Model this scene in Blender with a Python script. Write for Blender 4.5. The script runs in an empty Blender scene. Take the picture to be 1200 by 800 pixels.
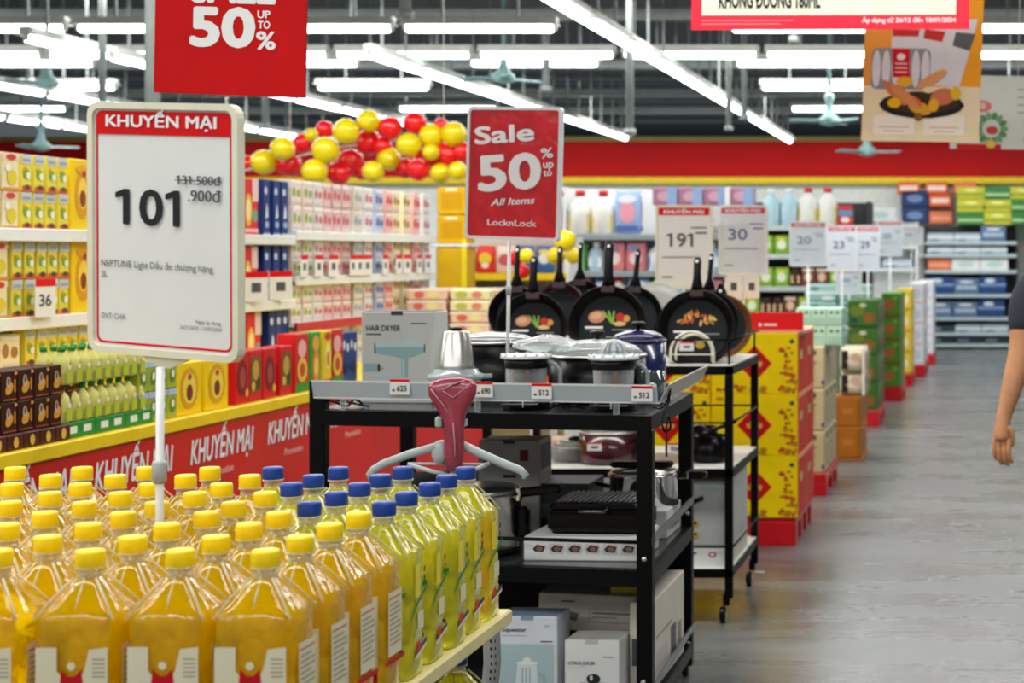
import bpy, math, random
from mathutils import Matrix, Vector
random.seed(7)
R = math.radians
SC = bpy.context.scene
COL = SC.collection

# ------------------------------------------------------------------ camera
FPX, VX, VY, EYE = 2000.0, 1150.0, 298.0, 1.5      # focal length in pixels, vanishing point, eye height
cam_d = bpy.data.cameras.new('camera')
cam = bpy.data.objects.new('camera', cam_d); COL.objects.link(cam)
cam.location = (0, 0, EYE); cam.rotation_euler = (R(90), 0, 0)
cam_d.sensor_width = 36; cam_d.lens = FPX / 1200 * 36
cam_d.shift_x = (600 - VX) / 1200; cam_d.shift_y = -(400 - VY) / 1200
cam_d.clip_start = .05; cam_d.clip_end = 200
cam_d.dof.use_dof = True; cam_d.dof.focus_distance = 3.7; cam_d.dof.aperture_fstop = 5.5
SC.camera = cam

def P(px, py, z):
    return Vector(((px - VX) / FPX * z, z, EYE - (py - VY) / FPX * z))
def PX(px, z): return (px - VX) / FPX * z
def PZ(py, z): return EYE - (py - VY) / FPX * z

# ------------------------------------------------------------------ world, light, exposure
w = bpy.data.worlds.new('world'); SC.world = w; w.use_nodes = True
bg = w.node_tree.nodes['Background']; bg.inputs[0].default_value = (.86, .92, 1, 1); bg.inputs[1].default_value = .24
SC.view_settings.view_transform = 'Standard'; SC.view_settings.look = 'None'
SC.view_settings.gamma = 1; SC.view_settings.use_curve_mapping = False
SC.view_settings.exposure = 0.5
def area(name, loc, sx, sy, e, rot=(0, 0, 0), col=(1, .98, .95)):
    l = bpy.data.lights.new(name, 'AREA'); l.shape = 'RECTANGLE'; l.size = sx; l.size_y = sy; l.energy = e; l.color = col
    o = bpy.data.objects.new(name, l); COL.objects.link(o); o.location = loc; o.rotation_euler = rot
    return o
# rows of ceiling tubes that run over the sales floor (those nearest to the camera lie above the picture)
for y_, e_ in ((-1.5, 105), (2.2, 100), (6.0, 125), (9.8, 140)):
    area('ceiling_tube_row_light', (-4.5, y_, 3.75), 13, .35, e_ * 1.9)
for y_ in (14, 18, 22, 25.5):
    area('ceiling_tube_row_light', (-5, y_, 3.7), 17, .35, 260)

# ------------------------------------------------------------------ materials
MATS = {}
def lin(h):
    if isinstance(h, str):
        h = h.lstrip('#'); c = [int(h[i:i + 2], 16) / 255 for i in (0, 2, 4)]
    else: c = list(h)
    return tuple(x / 12.92 if x <= .04045 else ((x + .055) / 1.055) ** 2.4 for x in c) + (1,)
def mat(name, color='#888888', rough=.5, metal=0, trans=0, ior=1.45, emit=None, es=0, coat=0, vary=.06, scale=12, spec=.5, bump=0, sss=0):
    if name in MATS: return MATS[name]
    m = bpy.data.materials.new(name); m.use_nodes = True
    nt = m.node_tree; b = nt.nodes['Principled BSDF']
    c = lin(color)
    b.inputs['Base Color'].default_value = c
    b.inputs['Roughness'].default_value = rough; b.inputs['Metallic'].default_value = metal
    b.inputs['Transmission Weight'].default_value = trans; b.inputs['IOR'].default_value = ior
    b.inputs['Coat Weight'].default_value = coat; b.inputs['Coat Roughness'].default_value = .08
    b.inputs['Specular IOR Level'].default_value = spec
    if sss:
        b.inputs['Subsurface Weight'].default_value = sss; b.inputs['Subsurface Radius'].default_value = (.03, .015, .006)
    if emit:
        b.inputs['Emission Color'].default_value = lin(emit); b.inputs['Emission Strength'].default_value = es
    if vary:
        tc = nt.nodes.new('ShaderNodeTexCoord'); n = nt.nodes.new('ShaderNodeTexNoise'); n.inputs['Scale'].default_value = scale
        n.inputs['Detail'].default_value = 3
        mr = nt.nodes.new('ShaderNodeMapRange'); mr.inputs[1].default_value = .3; mr.inputs[2].default_value = .7
        mr.inputs[3].default_value = 1 - vary; mr.inputs[4].default_value = 1 + vary
        mx = nt.nodes.new('ShaderNodeVectorMath'); mx.operation = 'SCALE'; mx.inputs[0].default_value = c[:3]
        nt.links.new(tc.outputs['Object'], n.inputs['Vector']); nt.links.new(n.outputs['Fac'], mr.inputs[0])
        nt.links.new(mr.outputs[0], mx.inputs['Scale']); nt.links.new(mx.outputs[0], b.inputs['Base Color'])
        if bump:
            bp = nt.nodes.new('ShaderNodeBump'); bp.inputs['Strength'].default_value = bump; bp.inputs['Distance'].default_value = .004
            nt.links.new(n.outputs['Fac'], bp.inputs['Height']); nt.links.new(bp.outputs[0], b.inputs['Normal'])
    MATS[name] = m
    return m
def col(h, rough=.45, coat=0):
    return mat('print_' + h.lstrip('#') + ('_gloss' if coat else ''), h, rough, coat=coat, vary=.03, spec=.25)
def clear(name, tint='#e8f0f0', edge=.55, rough=.06, base=.1):
    """thin clear plastic or glass: transparent with a fresnel gloss"""
    if name in MATS: return MATS[name]
    m = bpy.data.materials.new(name); m.use_nodes = True; nt = m.node_tree
    for n in list(nt.nodes):
        if n.type != 'OUTPUT_MATERIAL': nt.nodes.remove(n)
    out = [n for n in nt.nodes if n.type == 'OUTPUT_MATERIAL'][0]
    t = nt.nodes.new('ShaderNodeBsdfTransparent'); t.inputs[0].default_value = lin(tint)
    g = nt.nodes.new('ShaderNodeBsdfPrincipled'); g.inputs['Base Color'].default_value = lin(tint); g.inputs['Roughness'].default_value = rough
    g.inputs['Specular IOR Level'].default_value = 1
    lw = nt.nodes.new('ShaderNodeLayerWeight'); lw.inputs[0].default_value = edge
    mr = nt.nodes.new('ShaderNodeMapRange'); mr.inputs[3].default_value = base; mr.inputs[4].default_value = .75
    mx = nt.nodes.new('ShaderNodeMixShader')
    nt.links.new(lw.outputs['Facing'], mr.inputs[0]); nt.links.new(mr.outputs[0], mx.inputs[0])
    nt.links.new(t.outputs[0], mx.inputs[1]); nt.links.new(g.outputs[0], mx.inputs[2]); nt.links.new(mx.outputs[0], out.inputs[0])
    MATS[name] = m
    return m
BLACK = mat('black_powder_coat', '#030304', .45, spec=.18)
BLACKP = mat('black_plastic', '#040405', .28, spec=.28)
STEEL = mat('stainless_steel', '#dad8d2', .3, 1, vary=.03)
CHROME = mat('bright_chrome', '#e0e0de', .08, 1, vary=0)
WHITE = mat('white_plastic', '#e6e8e6', .4)
PAPER = mat('white_paper', '#e2e4e0', .6, vary=.02)
RED = mat('sign_red', '#d8060a', .45, vary=.04, spec=.2)
GREY = mat('grey_plastic', '#a8aeac', .4)
CLEAR = clear('clear_plastic')
INK = mat('black_ink', '#0c0f12', .5, vary=0)
INKG = mat('grey_ink', '#4a4f52', .5, vary=0)
WINK = mat('white_ink', '#eef0ee', .5, vary=0)

# ------------------------------------------------------------------ mesh building
class MB:
    def __init__(s): s.v = []; s.f = []; s.mi = []; s.sm = []; s.mats = []; s.M = Matrix.Identity(4)
    def _m(s, m):
        if m not in s.mats: s.mats.append(m)
        return s.mats.index(m)
    def add(s, vs, fs, m, smooth=False):
        o = len(s.v); i = s._m(m); M = s.M
        s.v.extend([tuple(M @ Vector(p)) for p in vs])
        for f in fs: s.f.append([a + o for a in f]); s.mi.append(i); s.sm.append(smooth)
        return s
    def box(s, x0, x1, y0, y1, z0, z1, m, ch=0):
        if x0 > x1: x0, x1 = x1, x0
        if y0 > y1: y0, y1 = y1, y0
        if z0 > z1: z0, z1 = z1, z0
        if not ch:
            v = [(x, y, z) for z in (z0, z1) for x, y in ((x0, y0), (x1, y0), (x1, y1), (x0, y1))]
            return s.add(v, [(3, 2, 1, 0), (4, 5, 6, 7), (0, 1, 5, 4), (1, 2, 6, 5), (2, 3, 7, 6), (3, 0, 4, 7)], m)
        c = min(ch, (x1 - x0) / 2.2, (y1 - y0) / 2.2, (z1 - z0) / 2.2)
        def ring(z, k):
            a0, a1, b0, b1 = x0 + k, x1 - k, y0 + k, y1 - k
            return [(a0 + c, b0, z), (a1 - c, b0, z), (a1, b0 + c, z), (a1, b1 - c, z), (a1 - c, b1, z), (a0 + c, b1, z), (a0, b1 - c, z), (a0, b0 + c, z)]
        v = []
        for z, k in ((z0, c * .8), (z0 + c, 0), (z1 - c, 0), (z1, c * .8)): v += ring(z, k)
        f = [tuple(reversed(range(8))), tuple(range(24, 32))]
        for r in range(3):
            for i in range(8):
                j = (i + 1) % 8; f.append((r * 8 + i, r * 8 + j, r * 8 + 8 + j, r * 8 + 8 + i))
        return s.add(v, f, m)
    def loft(s, secs, m, smooth=True, cap0=True, cap1=True, close=False):
        n = len(secs[0]); v = [p for q in secs for p in q]; f = []
        for r in range(len(secs) - (0 if close else 1)):
            r2 = (r + 1) % len(secs)
            for i in range(n):
                j = (i + 1) % n; f.append((r * n + i, r * n + j, r2 * n + j, r2 * n + i))
        if cap0 and not close: f.append(tuple(reversed(range(n))))
        if cap1 and not close: f.append(tuple(range((len(secs) - 1) * n, len(secs) * n)))
        return s.add(v, f, m, smooth)
    def lathe(s, prof, m, seg=24, c=(0, 0, 0), smooth=True, caps=True, sx=1, sy=1):
        secs = [[(c[0] + r * sx * math.cos(2 * math.pi * i / seg), c[1] + r * sy * math.sin(2 * math.pi * i / seg), c[2] + z) for i in range(seg)] for r, z in prof]
        return s.loft(secs, m, smooth, caps, caps)
    def tube(s, pts, r, m, seg=8, close=False, smooth=True):
        pts = [Vector(p) for p in pts]; secs = []; up = None; n = len(pts)
        for i, p in enumerate(pts):
            if close: t = pts[(i + 1) % n] - pts[i - 1]
            else: t = pts[min(i + 1, n - 1)] - pts[max(i - 1, 0)]
            t.normalize()
            if up is None:
                up = Vector((0, 0, 1)) if abs(t.z) < .9 else Vector((1, 0, 0))
            a = t.cross(up)
            if a.length < 1e-6: a = t.orthogonal()
            a.normalize(); b = a.cross(t).normalized(); up = b
            rr = r[i] if isinstance(r, (list, tuple)) else r
            secs.append([tuple(p + a * rr * math.cos(2 * math.pi * k / seg) + b * rr * math.sin(2 * math.pi * k / seg)) for k in range(seg)])
        return s.loft(secs, m, smooth, close=close)
    # flat print and shallow pieces, in the local plane x right, y up, z out (set s.M to a frame)
    def rect(s, u0, v0, u1, v1, m, w=.001): return s.add([(u0, v0, w), (u1, v0, w), (u1, v1, w), (u0, v1, w)], [(0, 1, 2, 3)], m)
    def poly(s, pts, m, w=.001): return s.add([(a, b, w) for a, b in pts], [tuple(range(len(pts)))], m)
    def ell(s, cu, cv, ru, rv, m, w=.0015, seg=16, rot=0):
        c, q = math.cos(rot), math.sin(rot); pts = []
        for i in range(seg):
            a = 2 * math.pi * i / seg; x, y = ru * math.cos(a), rv * math.sin(a); pts.append((cu + x * c - y * q, cv + x * q + y * c))
        return s.poly(pts, m, w)
    def line(s, a, b, t, m, w=.0015):
        a = Vector(a); b = Vector(b); d = (b - a).normalized(); n = Vector((-d.y, d.x)) * t / 2
        return s.poly([tuple(a - n), tuple(b - n), tuple(b + n), tuple(a + n)], m, w)
    def txt(s, string, u, v, cap, m, width=None, w=.002, align='l', bold=0, shear=0, depth=0):
        vs, fs, (x0, x1) = text_mesh(string, bold, shear)
        k = cap / (CAPH[0] + 2 * bold); kx = k
        if width: kx = width / (x1 - x0)
        off = {'l': -x0, 'c': -(x0 + x1) / 2, 'r': -x1}[align]
        return s.add([(u + (q[0] + off) * kx, v + (q[1] + bold) * k, w + (q[2] if len(q) > 2 else 0)) for q in vs], fs, m)
    def build(s, name, parent=None, mods=None):
        me = bpy.data.meshes.new(name); me.from_pydata(s.v, [], s.f)
        for m in s.mats: me.materials.append(m)
        me.polygons.foreach_set('material_index', s.mi); me.polygons.foreach_set('use_smooth', s.sm); me.update()
        o = bpy.data.objects.new(name, me); COL.objects.link(o)
        if parent is not None: o.parent = parent
        return o
_TX = {}; CAPH = [.7]
SUBST = {'Ơ': 'O', 'Ờ': 'O', 'ơ': 'o', 'ờ': 'o', 'ợ': 'o', 'Đ': 'D', 'ế': 'ê'}     # letters the built-in font draws badly are put together here
def text_mesh(string, bold=0, shear=0):
    key = (string, bold, shear)
    if key in _TX: return _TX[key]
    full = string; string = ''.join(SUBST.get(ch, ch) for ch in full)
    c = bpy.data.curves.new('t', 'FONT'); c.body = string; c.size = 1; c.shear = shear; c.resolution_u = 3
    o = bpy.data.objects.new('t', c); COL.objects.link(o)
    dg = bpy.context.evaluated_depsgraph_get(); dg.update()
    me = bpy.data.meshes.new_from_object(o.evaluated_get(dg))
    vs = [(q.co.x, q.co.y) for q in me.vertices]; fs = []
    for p in me.polygons:
        f = list(p.vertices)
        fs.append(f if p.normal.z > 0 else f[::-1])
    bpy.data.objects.remove(o); bpy.data.curves.remove(c); bpy.data.meshes.remove(me)
    for i, ch in enumerate(full):
        if ch not in SUBST: continue
        b_ = SUBST[ch]; a = (text_mesh(string[:i] + 'H')[2][1] - text_mesh('H')[2][1]) if i else 0
        gx0, gx1 = a + text_mesh(b_)[2][0], a + text_mesh(b_)[2][1]; gc = (gx0 + gx1) / 2; q = []
        up = ch in 'ƠỜ'; t_ = .68 if up else .48
        if ch in 'ƠỜơờợ': q.append([(gx1 - .13, t_ - .10), (gx1 - .04, t_ - .13), (gx1 + .07, t_ + .05), (gx1 + .0, t_ + .09), (gx1 - .02, t_ - .01)])
        if ch in 'Ờờ': q.append([(gc - .12, t_ + .22), (gc, t_ + .07), (gc + .06, t_ + .07), (gc - .02, t_ + .22)])
        if ch == 'ợ': q.append([(gc - .05, -.20), (gc + .05, -.20), (gc + .05, -.10), (gc - .05, -.10)])
        if ch == 'Đ': q.append([(gx0 - .07, .31), (gx0 + .24, .31), (gx0 + .24, .38), (gx0 - .07, .38)])
        if ch == 'ế': q.append([(gc + .06, .70), (gc + .11, .70), (gc + .22, .82), (gc + .13, .82)])
        for pq in q: n0 = len(vs); vs += pq; fs.append(list(range(n0, n0 + len(pq))))
    if '1' in string and not shear:
        for i, ch in enumerate(string):
            if ch == '1':
                a = (text_mesh(string[:i] + 'H')[2][1] - text_mesh('H')[2][1]) if i else 0
                n0 = len(vs); vs += [(a + .22, .68), (a + .05, .61), (a + .05, .53), (a + .22, .59)]; fs.append([n0, n0 + 1, n0 + 2, n0 + 3])
    if bold:
        v0, f0 = list(vs), list(fs); vs, fs = [], []
        for k in range(8):
            dx, dy = bold * math.cos(math.pi * k / 4 + .39), bold * math.sin(math.pi * k / 4 + .39); n0 = len(vs)
            vs += [(x + dx, y + dy, k * .00012) for x, y in [p[:2] for p in v0]]; fs += [[a + n0 for a in f] for f in f0]
    xs = [q[0] for q in vs] or [0, 1]
    _TX[key] = (vs, fs, (min(xs), max(xs)))
    return _TX[key]
_h = text_mesh('H'); CAPH[0] = max(q[1] for q in _h[0])

def FR(o, u=(1, 0, 0), v=(0, 0, 1)):
    u = Vector(u).normalized(); v = Vector(v); v = (v - u * v.dot(u)).normalized(); n = u.cross(v)
    M = Matrix.Identity(4)
    for i in range(3): M[i][0] = u[i]; M[i][1] = v[i]; M[i][2] = n[i]; M[i][3] = o[i]
    return M
def T(x=0, y=0, z=0): return Matrix.Translation((x, y, z))
def RZ(a): return Matrix.Rotation(a, 4, 'Z')
def RX(a): return Matrix.Rotation(a, 4, 'X')
def RY(a): return Matrix.Rotation(a, 4, 'Y')

# ------------------------------------------------------------------ things, parts, copies
def tagp(o, label, cat, group=None, kind=None):
    if label: o['label'] = label
    if cat: o['category'] = cat
    if group: o['group'] = group
    if kind: o['kind'] = kind
    return o
def thing(name, label, cat, loc=(0, 0, 0), rz=0, group=None):
    o = bpy.data.objects.new(name, None); COL.objects.link(o); o.location = loc; o.rotation_euler = (0, 0, rz)
    o.empty_display_size = .05
    return tagp(o, label, cat, group)
def single(mb, name, label, cat, loc=(0, 0, 0), rz=0, group=None):
    o = mb.build(name); o.location = loc; o.rotation_euler = (0, 0, rz)
    return tagp(o, label, cat, group)
def struct(mb, name, parent=None):
    o = mb.build(name, parent)
    if parent is None: o['kind'] = 'structure'
    return o
def dup(root, loc=None, rz=None, label=None, group=None):
    c = root.copy(); COL.objects.link(c)
    if loc is not None: c.location = loc
    if rz is not None: c.rotation_euler = (0, 0, rz)
    if label: c['label'] = label
    if group: c['group'] = group
    for ch in root.children:
        d = ch.copy(); COL.objects.link(d); d.parent = c
        for g in ch.children:
            e = g.copy(); COL.objects.link(e); e.parent = d
    return c
ORD = 'first second third fourth fifth sixth seventh eighth ninth tenth eleventh twelfth thirteenth fourteenth fifteenth sixteenth seventeenth eighteenth nineteenth twentieth'.split()
TENS = ['', '', 'twenty', 'thirty', 'forty', 'fifty', 'sixty', 'seventy', 'eighty', 'ninety']
def nth(i):
    if i < 20: return ORD[i]
    t, u = divmod(i + 1, 10)
    if u == 0: return TENS[t][:-1] + 'ieth'
    return TENS[t] + '-' + ORD[u - 1]

# ================================================================== SETTING
def floor_mat():
    m = bpy.data.materials.new('polished_concrete'); m.use_nodes = True; nt = m.node_tree; b = nt.nodes['Principled BSDF']
    tc = nt.nodes.new('ShaderNodeTexCoord'); mp = nt.nodes.new('ShaderNodeMapping'); mp.inputs['Scale'].default_value = (.55, 2.2, 1)
    n1 = nt.nodes.new('ShaderNodeTexNoise'); n1.inputs['Scale'].default_value = 1.1; n1.inputs['Detail'].default_value = 6; n1.inputs['Roughness'].default_value = .6
    n2 = nt.nodes.new('ShaderNodeTexNoise'); n2.inputs['Scale'].default_value = 9; n2.inputs['Detail'].default_value = 5
    r1 = nt.nodes.new('ShaderNodeValToRGB'); r1.color_ramp.elements[0].position = .32; r1.color_ramp.elements[0].color = lin('#575553')
    r1.color_ramp.elements[1].position = .68; r1.color_ramp.elements[1].color = lin('#707574')
    e = r1.color_ramp.elements.new(.5); e.color = lin('#646867')
    r2 = nt.nodes.new('ShaderNodeMapRange'); r2.inputs[1].default_value = .35; r2.inputs[2].default_value = .7; r2.inputs[3].default_value = .93; r2.inputs[4].default_value = 1.1
    mx = nt.nodes.new('ShaderNodeVectorMath'); mx.operation = 'SCALE'
    rr = nt.nodes.new('ShaderNodeMapRange'); rr.inputs[1].default_value = .3; rr.inputs[2].default_value = .7; rr.inputs[3].default_value = .20; rr.inputs[4].default_value = .36
    L = nt.links.new
    L(tc.outputs['Object'], mp.inputs[0]); L(mp.outputs[0], n1.inputs['Vector']); L(mp.outputs[0], n2.inputs['Vector'])
    L(n1.outputs['Fac'], r1.inputs[0]); L(n2.outputs['Fac'], r2.inputs[0]); L(r1.outputs[0], mx.inputs[0]); L(r2.outputs[0], mx.inputs['Scale'])
    L(mx.outputs[0], b.inputs['Base Color']); L(n1.outputs['Fac'], rr.inputs[0]); L(rr.outputs[0], b.inputs['Roughness'])
    return m
mb = MB(); mb.box(-20, 8, -3, 30, -.1, 0, floor_mat()); struct(mb, 'floor')
WALLW = mat('wall_white_paint', '#dfe6e4', .6)
DARK = mat('dark_roof_sheet', '#3d4649', .6, vary=.12, scale=3)
mb = MB(); mb.box(-20, 8, 28.0, 28.2, 0, 2.66, WALLW); struct(mb, 'wall_back')
mb = MB(); mb.box(-20.2, -20, -3, 52, 0, 5.4, WALLW); struct(mb, 'wall_left')
mb = MB(); mb.box(8, 8.2, -3, 52, 0, 5.4, WALLW); struct(mb, 'wall_right')
mb = MB(); mb.box(-20, 8, 51.8, 52, 0, 5.4, DARK); struct(mb, 'wall_far')
mb = MB(); mb.box(-20, 8, -3, 52, 5.2, 5.3, DARK)
roof = struct(mb, 'ceiling')
PURL = mat('grey_steel_purlin', '#8f9794', .5)
for i, (y_, z_) in enumerate(((13.2, 3.62), (15.1, 3.58), (18.9, 3.56), (21.6, 3.5), (24.5, 3.52), (33, 4.9), (38, 4.9), (44, 4.9))):
    mb = MB(); mb.box(-19.9, 7.9, y_, y_ + .12, z_, z_ + .1, PURL, .01); mb.build('roof_beam', roof)
FASC = mat('fascia_red_panel', '#c20408', .5, spec=.2, vary=.1, scale=.6)
mb = MB(); mb.box(-20, 8, 27.85, 28.2, 2.76, 3.34, FASC); struct(mb, 'trim_1')
mb = MB(); mb.box(-20, 8, 27.82, 28.2, 2.66, 2.76, mat('fascia_yellow', '#f2d400', .4)); struct(mb, 'trim_2')
mb = MB(); mb.box(-20, 8, 27.82, 28.2, 3.34, 3.42, mat('fascia_gold', '#9a8748', .5)); struct(mb, 'trim_3')

# ------------------------------------------------------------------ ceiling lights
HOUS = mat('light_housing', '#b9bdb4', .5)
TUBE = mat('lit_tube', '#ffffff', .4, emit='#f4fbff', es=5, vary=0)
def make_light(top=1.9):
    t = thing('tube_light', 'x', 'light')
    mb = MB(); mb.box(-.62, .62, -.05, .05, .045, .10, HOUS, .01); mb.box(-.62, .62, -.09, .09, .035, .045, HOUS); mb.build('housing', t)
    mb = MB(); mb.M = T(0, 0, .012) @ RY(R(90)); mb.lathe([(.03, -.585), (.036, -.575), (.036, .575), (.03, .585)], TUBE, 10); mb.build('tube', t)
    for s_ in (-1, 1):
        mb = MB(); mb.box(s_ * .585, s_ * .61, -.02, .02, -.012, .04, HOUS, .004); mb.build('lamp_holder', t)
    mb = MB(); mb.box(-.31, -.29, -.01, .01, .1, top, mat('rod_grey', '#7d8686', .5)); mb.box(.29, .31, -.01, .01, .1, top, MATS['rod_grey']); mb.build('hanging_rod', t)
    return t
LP = make_light(); first = [True]
LP2 = make_light(2.03); first2 = [True]
def put_light(loc, rz, label, group):
    if rz:
        if first2[0]: first2[0] = False; LP2.location = loc; LP2.rotation_euler = (0, 0, rz); LP2['label'] = label; LP2['group'] = group
        else: dup(LP2, loc, rz, label, group)
        return
    if first[0]:
        first[0] = False; LP.location = loc; LP.rotation_euler = (0, 0, rz); LP['label'] = label; LP['group'] = group; return
    dup(LP, loc, rz, label, group)
HL = 3.29
zA, zB, zC, zD, zE = 13.6, 15.4, 16.1, 18.4, 21.1
for k in range(-1, 7):
    if k == 4: continue
    put_light((PX(84 + 191.5 * k - 96, zA), zA, HL), 0, 'glowing tube light in the lowest-slung front row, %s along from the left' % nth(k + 1), 'front row of tube lights')
for k in range(8):
    put_light((PX(-31 + 168 * k, zB), zB, HL), 0, 'glowing tube light in the second row back, %s along from the left' % nth(k), 'second row of tube lights')
for k, x_ in enumerate((35, 345, 627, 938)):
    put_light((PX(x_, zC), zC, HL), 0, 'single tube light just behind the second row, %s along from the left' % nth(k), 'spaced tube lights')
for k, x_ in enumerate((70, 438, 958, 1215)):
    put_light((PX(x_, zD), zD, HL), 0, 'single tube light in the middle row over the shelves, %s along' % nth(k), 'spaced tube lights')
for k, x_ in enumerate((20, 525, 985)):
    put_light((PX(x_, zE), zE, HL), 0, 'single tube light in the farthest crosswise row, %s along' % nth(k), 'spaced tube lights')
for ri, (x_, z0, z1, nm) in enumerate(((-3.04, 10.4, 27, 'over the pan carts'), (-5.52, 15.4, 27, 'over the balloons'), (-7.95, 14.2, 26, 'over the milk shelf'), (-10.5, 15, 27, 'by the far corner'), (-12.9, 17, 27, 'nearest the far side'))):
    f_ = 1.66 / 1.79; x_ *= f_; z_, k = z0 * f_ + .6, 0
    while z_ < z1 * f_:
        put_light((x_, z_, HL - .13), R(90), 'glowing tube light in the lengthwise line %s, %s from its near end' % (nm, nth(k)), 'lengthwise lines of tube lights')
        z_ += 1.3; k += 1
# pipes hanging from the roof
PIPE = mat('hanging_pipe', '#8f9894', .5)
for i, (px, z, zb, r_) in enumerate(((179, 11, 1.9, .05), (475, 13, 3.3, .045), (414, 14.5, 3.4, .03), (640, 15.75, 3.0, .035), (738, 14.3, 2.5, .035), (872, 16.5, 2.8, .03), (120, 14, 2.7, .03), (310, 17, 2.75, .03), (854, 18, 2.8, .03), (930, 14.5, 3.3, .03))):
    mb = MB(); mb.lathe([(r_, zb), (r_, 5.2)], PIPE, 8); mb.lathe([(r_ * 1.5, zb), (r_ * 1.5, zb + .05)], PIPE, 8)
    single(mb, 'hanging_pipe', 'thin grey pipe hanging from the dark roof, %s along from the left' % nth(sorted((179, 475, 414, 640, 738, 872, 120, 310, 854, 930)).index(px)), 'pipe', (PX(px, z), z, 0), group='pipes hanging from the roof')
# ceiling fans
TEAL = mat('pale_teal_enamel', '#9cc4c2', .4)
for i, (px, py, z) in enumerate(((55, 98, 17), (48, 172, 21), (590, 92, 16), (972, 142, 18), (1016, 178, 20))):
    t = thing('ceiling_fan', 'small pale teal ceiling fan, ' + ['under the lights above the milk shelf', 'low in front of the red fascia by the milk shelf', 'above the red sale placard on the cart', 'beside the food poster above the red fascia', 'just under the food poster'][i], 'ceiling fan', (PX(px, z), z, PZ(py, z)), group='ceiling fans')
    mb = MB(); mb.lathe([(.02, .1), (.02, 5.2 - PZ(py, z))], TEAL, 8); mb.build('rod', t)
    mb = MB(); mb.lathe([(.02, -.05), (.1, -.03), (.11, .03), (.05, .08), (.03, .2), (.06, .26), (.02, .3)], TEAL, 14); mb.build('motor', t)
    for k in range(3):
        mb = MB(); mb.M = RZ(R(120 * k + 25 * i)) @ RX(R(12)); mb.box(.09, .42, -.05, .05, -.006, .006, TEAL, .003); mb.build('blade', t)

# ================================================================== PRINTED BOARDS
def quadframe(BL, BR, TL):
    BL, BR, TL = map(Vector, (BL, BR, TL))
    u = (BR - BL).normalized(); v = (TL - BL).normalized(); n = u.cross(v).normalized(); M = Matrix.Identity(4)
    for i in range(3): M[i][0] = u[i]; M[i][1] = v[i]; M[i][2] = n[i]; M[i][3] = BL[i]
    return M, (BR - BL).length, (TL - BL).length
def rrect_pts(u0, v0, u1, v1, r, n=5):
    pts = []
    for cx, cy, a0 in ((u1 - r, v0 + r, -90), (u1 - r, v1 - r, 0), (u0 + r, v1 - r, 90), (u0 + r, v0 + r, 180)):
        for k in range(n): a = R(a0 + 90 * k / (n - 1)); pts.append((cx + r * math.cos(a), cy + r * math.sin(a)))
    return pts
def slab(mb, pts, w0, w1, m):
    n = len(pts); mb.add([(a, b, w0) for a, b in pts] + [(a, b, w1) for a, b in pts],
        [tuple(range(n - 1, -1, -1)), tuple(range(n, 2 * n))] + [(i, (i + 1) % n, n + (i + 1) % n, n + i) for i in range(n)], m)
def ringslab(mb, outer, inner, w0, w1, m):
    n = len(outer)
    v = [(a, b, w0) for a, b in outer] + [(a, b, w1) for a, b in outer] + [(a, b, w1) for a, b in inner] + [(a, b, w0) for a, b in inner]
    f = []
    for i in range(n):
        j = (i + 1) % n
        f += [(i, j, n + j, n + i), (n + i, n + j, 2 * n + j, 2 * n + i), (2 * n + i, 2 * n + j, 3 * n + j, 3 * n + i), (3 * n + i, 3 * n + j, j, i)]
    mb.add(v, f, m)

# ---- big price placard over the oil
F, W, H = quadframe(P(105, 411, 2.81), P(281, 426, 2.70), P(104, 119, 2.81))
CREAM = mat('cream_frame_plastic', '#e4e2c8', .35, coat=.2)
t = thing('price_placard', 'big white promotion placard reading 101 on a pole among the oil bottles', 'sign', F.translation)
Fi = T(*(-F.translation)) @ F
mb = MB(); mb.M = Fi
ringslab(mb, rrect_pts(0, 0, W, H, .022), rrect_pts(.011, .011, W - .011, H - .011, .013), -.012, .004, CREAM)
mb.build('frame', t)
mb = MB(); mb.M = Fi; slab(mb, rrect_pts(.01, .01, W - .01, H - .01, .012), -.008, -.001, PAPER); mb.build('board', t)
mb = MB(); mb.M = Fi
ringslab(mb, rrect_pts(.016, .016, W - .016, H - .014, .012), rrect_pts(.019, .0195, W - .019, H - .017, .010), -.002, 0, RED)
mb.build('red_outline', t)
mb = MB(); mb.M = Fi
mb.poly([(.016, H * .872), (W - .016, H * .872)] + [q for q in rrect_pts(.016, H * .8, W - .016, H - .014, .012) if q[1] > H * .872], RED, .0004)
mb.txt('KHUYẾN MẠI', W * .49, H * .902, H * .047, WINK, W * .74, .001, 'c', .03)
mb.build('header_strip', t)
mb = MB(); mb.M = Fi
mb.txt('131.500đ', W * .885, H * .683, H * .034, INKG, W * .29, .001, 'r', .004); mb.rect(W * .585, H * .697, W * .89, H * .7005, INKG, .0012)
mb.txt('.900đ', W * .885, H * .618, H * .044, INKG, W * .215, .001, 'r', .004)
mb.txt('101', W * .185, H * .515, H * .142, INK, W * .43, .001, 'l', .018)
mb.build('price_figure', t); mb = MB(); mb.M = Fi
mb.txt('NEPTUNE Light Dầu ăn thượng hạng', W * .085, H * .345, H * .026, INKG, W * .745, .001, 'l', .0)
mb.txt('2L', W * .085, H * .302, H * .024, INKG, W * .04, .001)
mb.build('product_text', t); mb = MB(); mb.M = Fi
mb.txt('ĐVT: CHA', W * .085, H * .136, H * .022, INKG, W * .165, .001)
mb.build('unit_text', t); mb = MB(); mb.M = Fi
mb.txt('Ngày áp dụng', W * .88, H * .142, H * .014, INKG, W * .16, .001, 'r')
mb.txt('26/12/2023 - 10/01/2024', W * .885, H * .118, H * .013, INKG, W * .27, .001, 'r')
mb.build('date_text', t)
mb = MB(); mb.M = Fi
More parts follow.
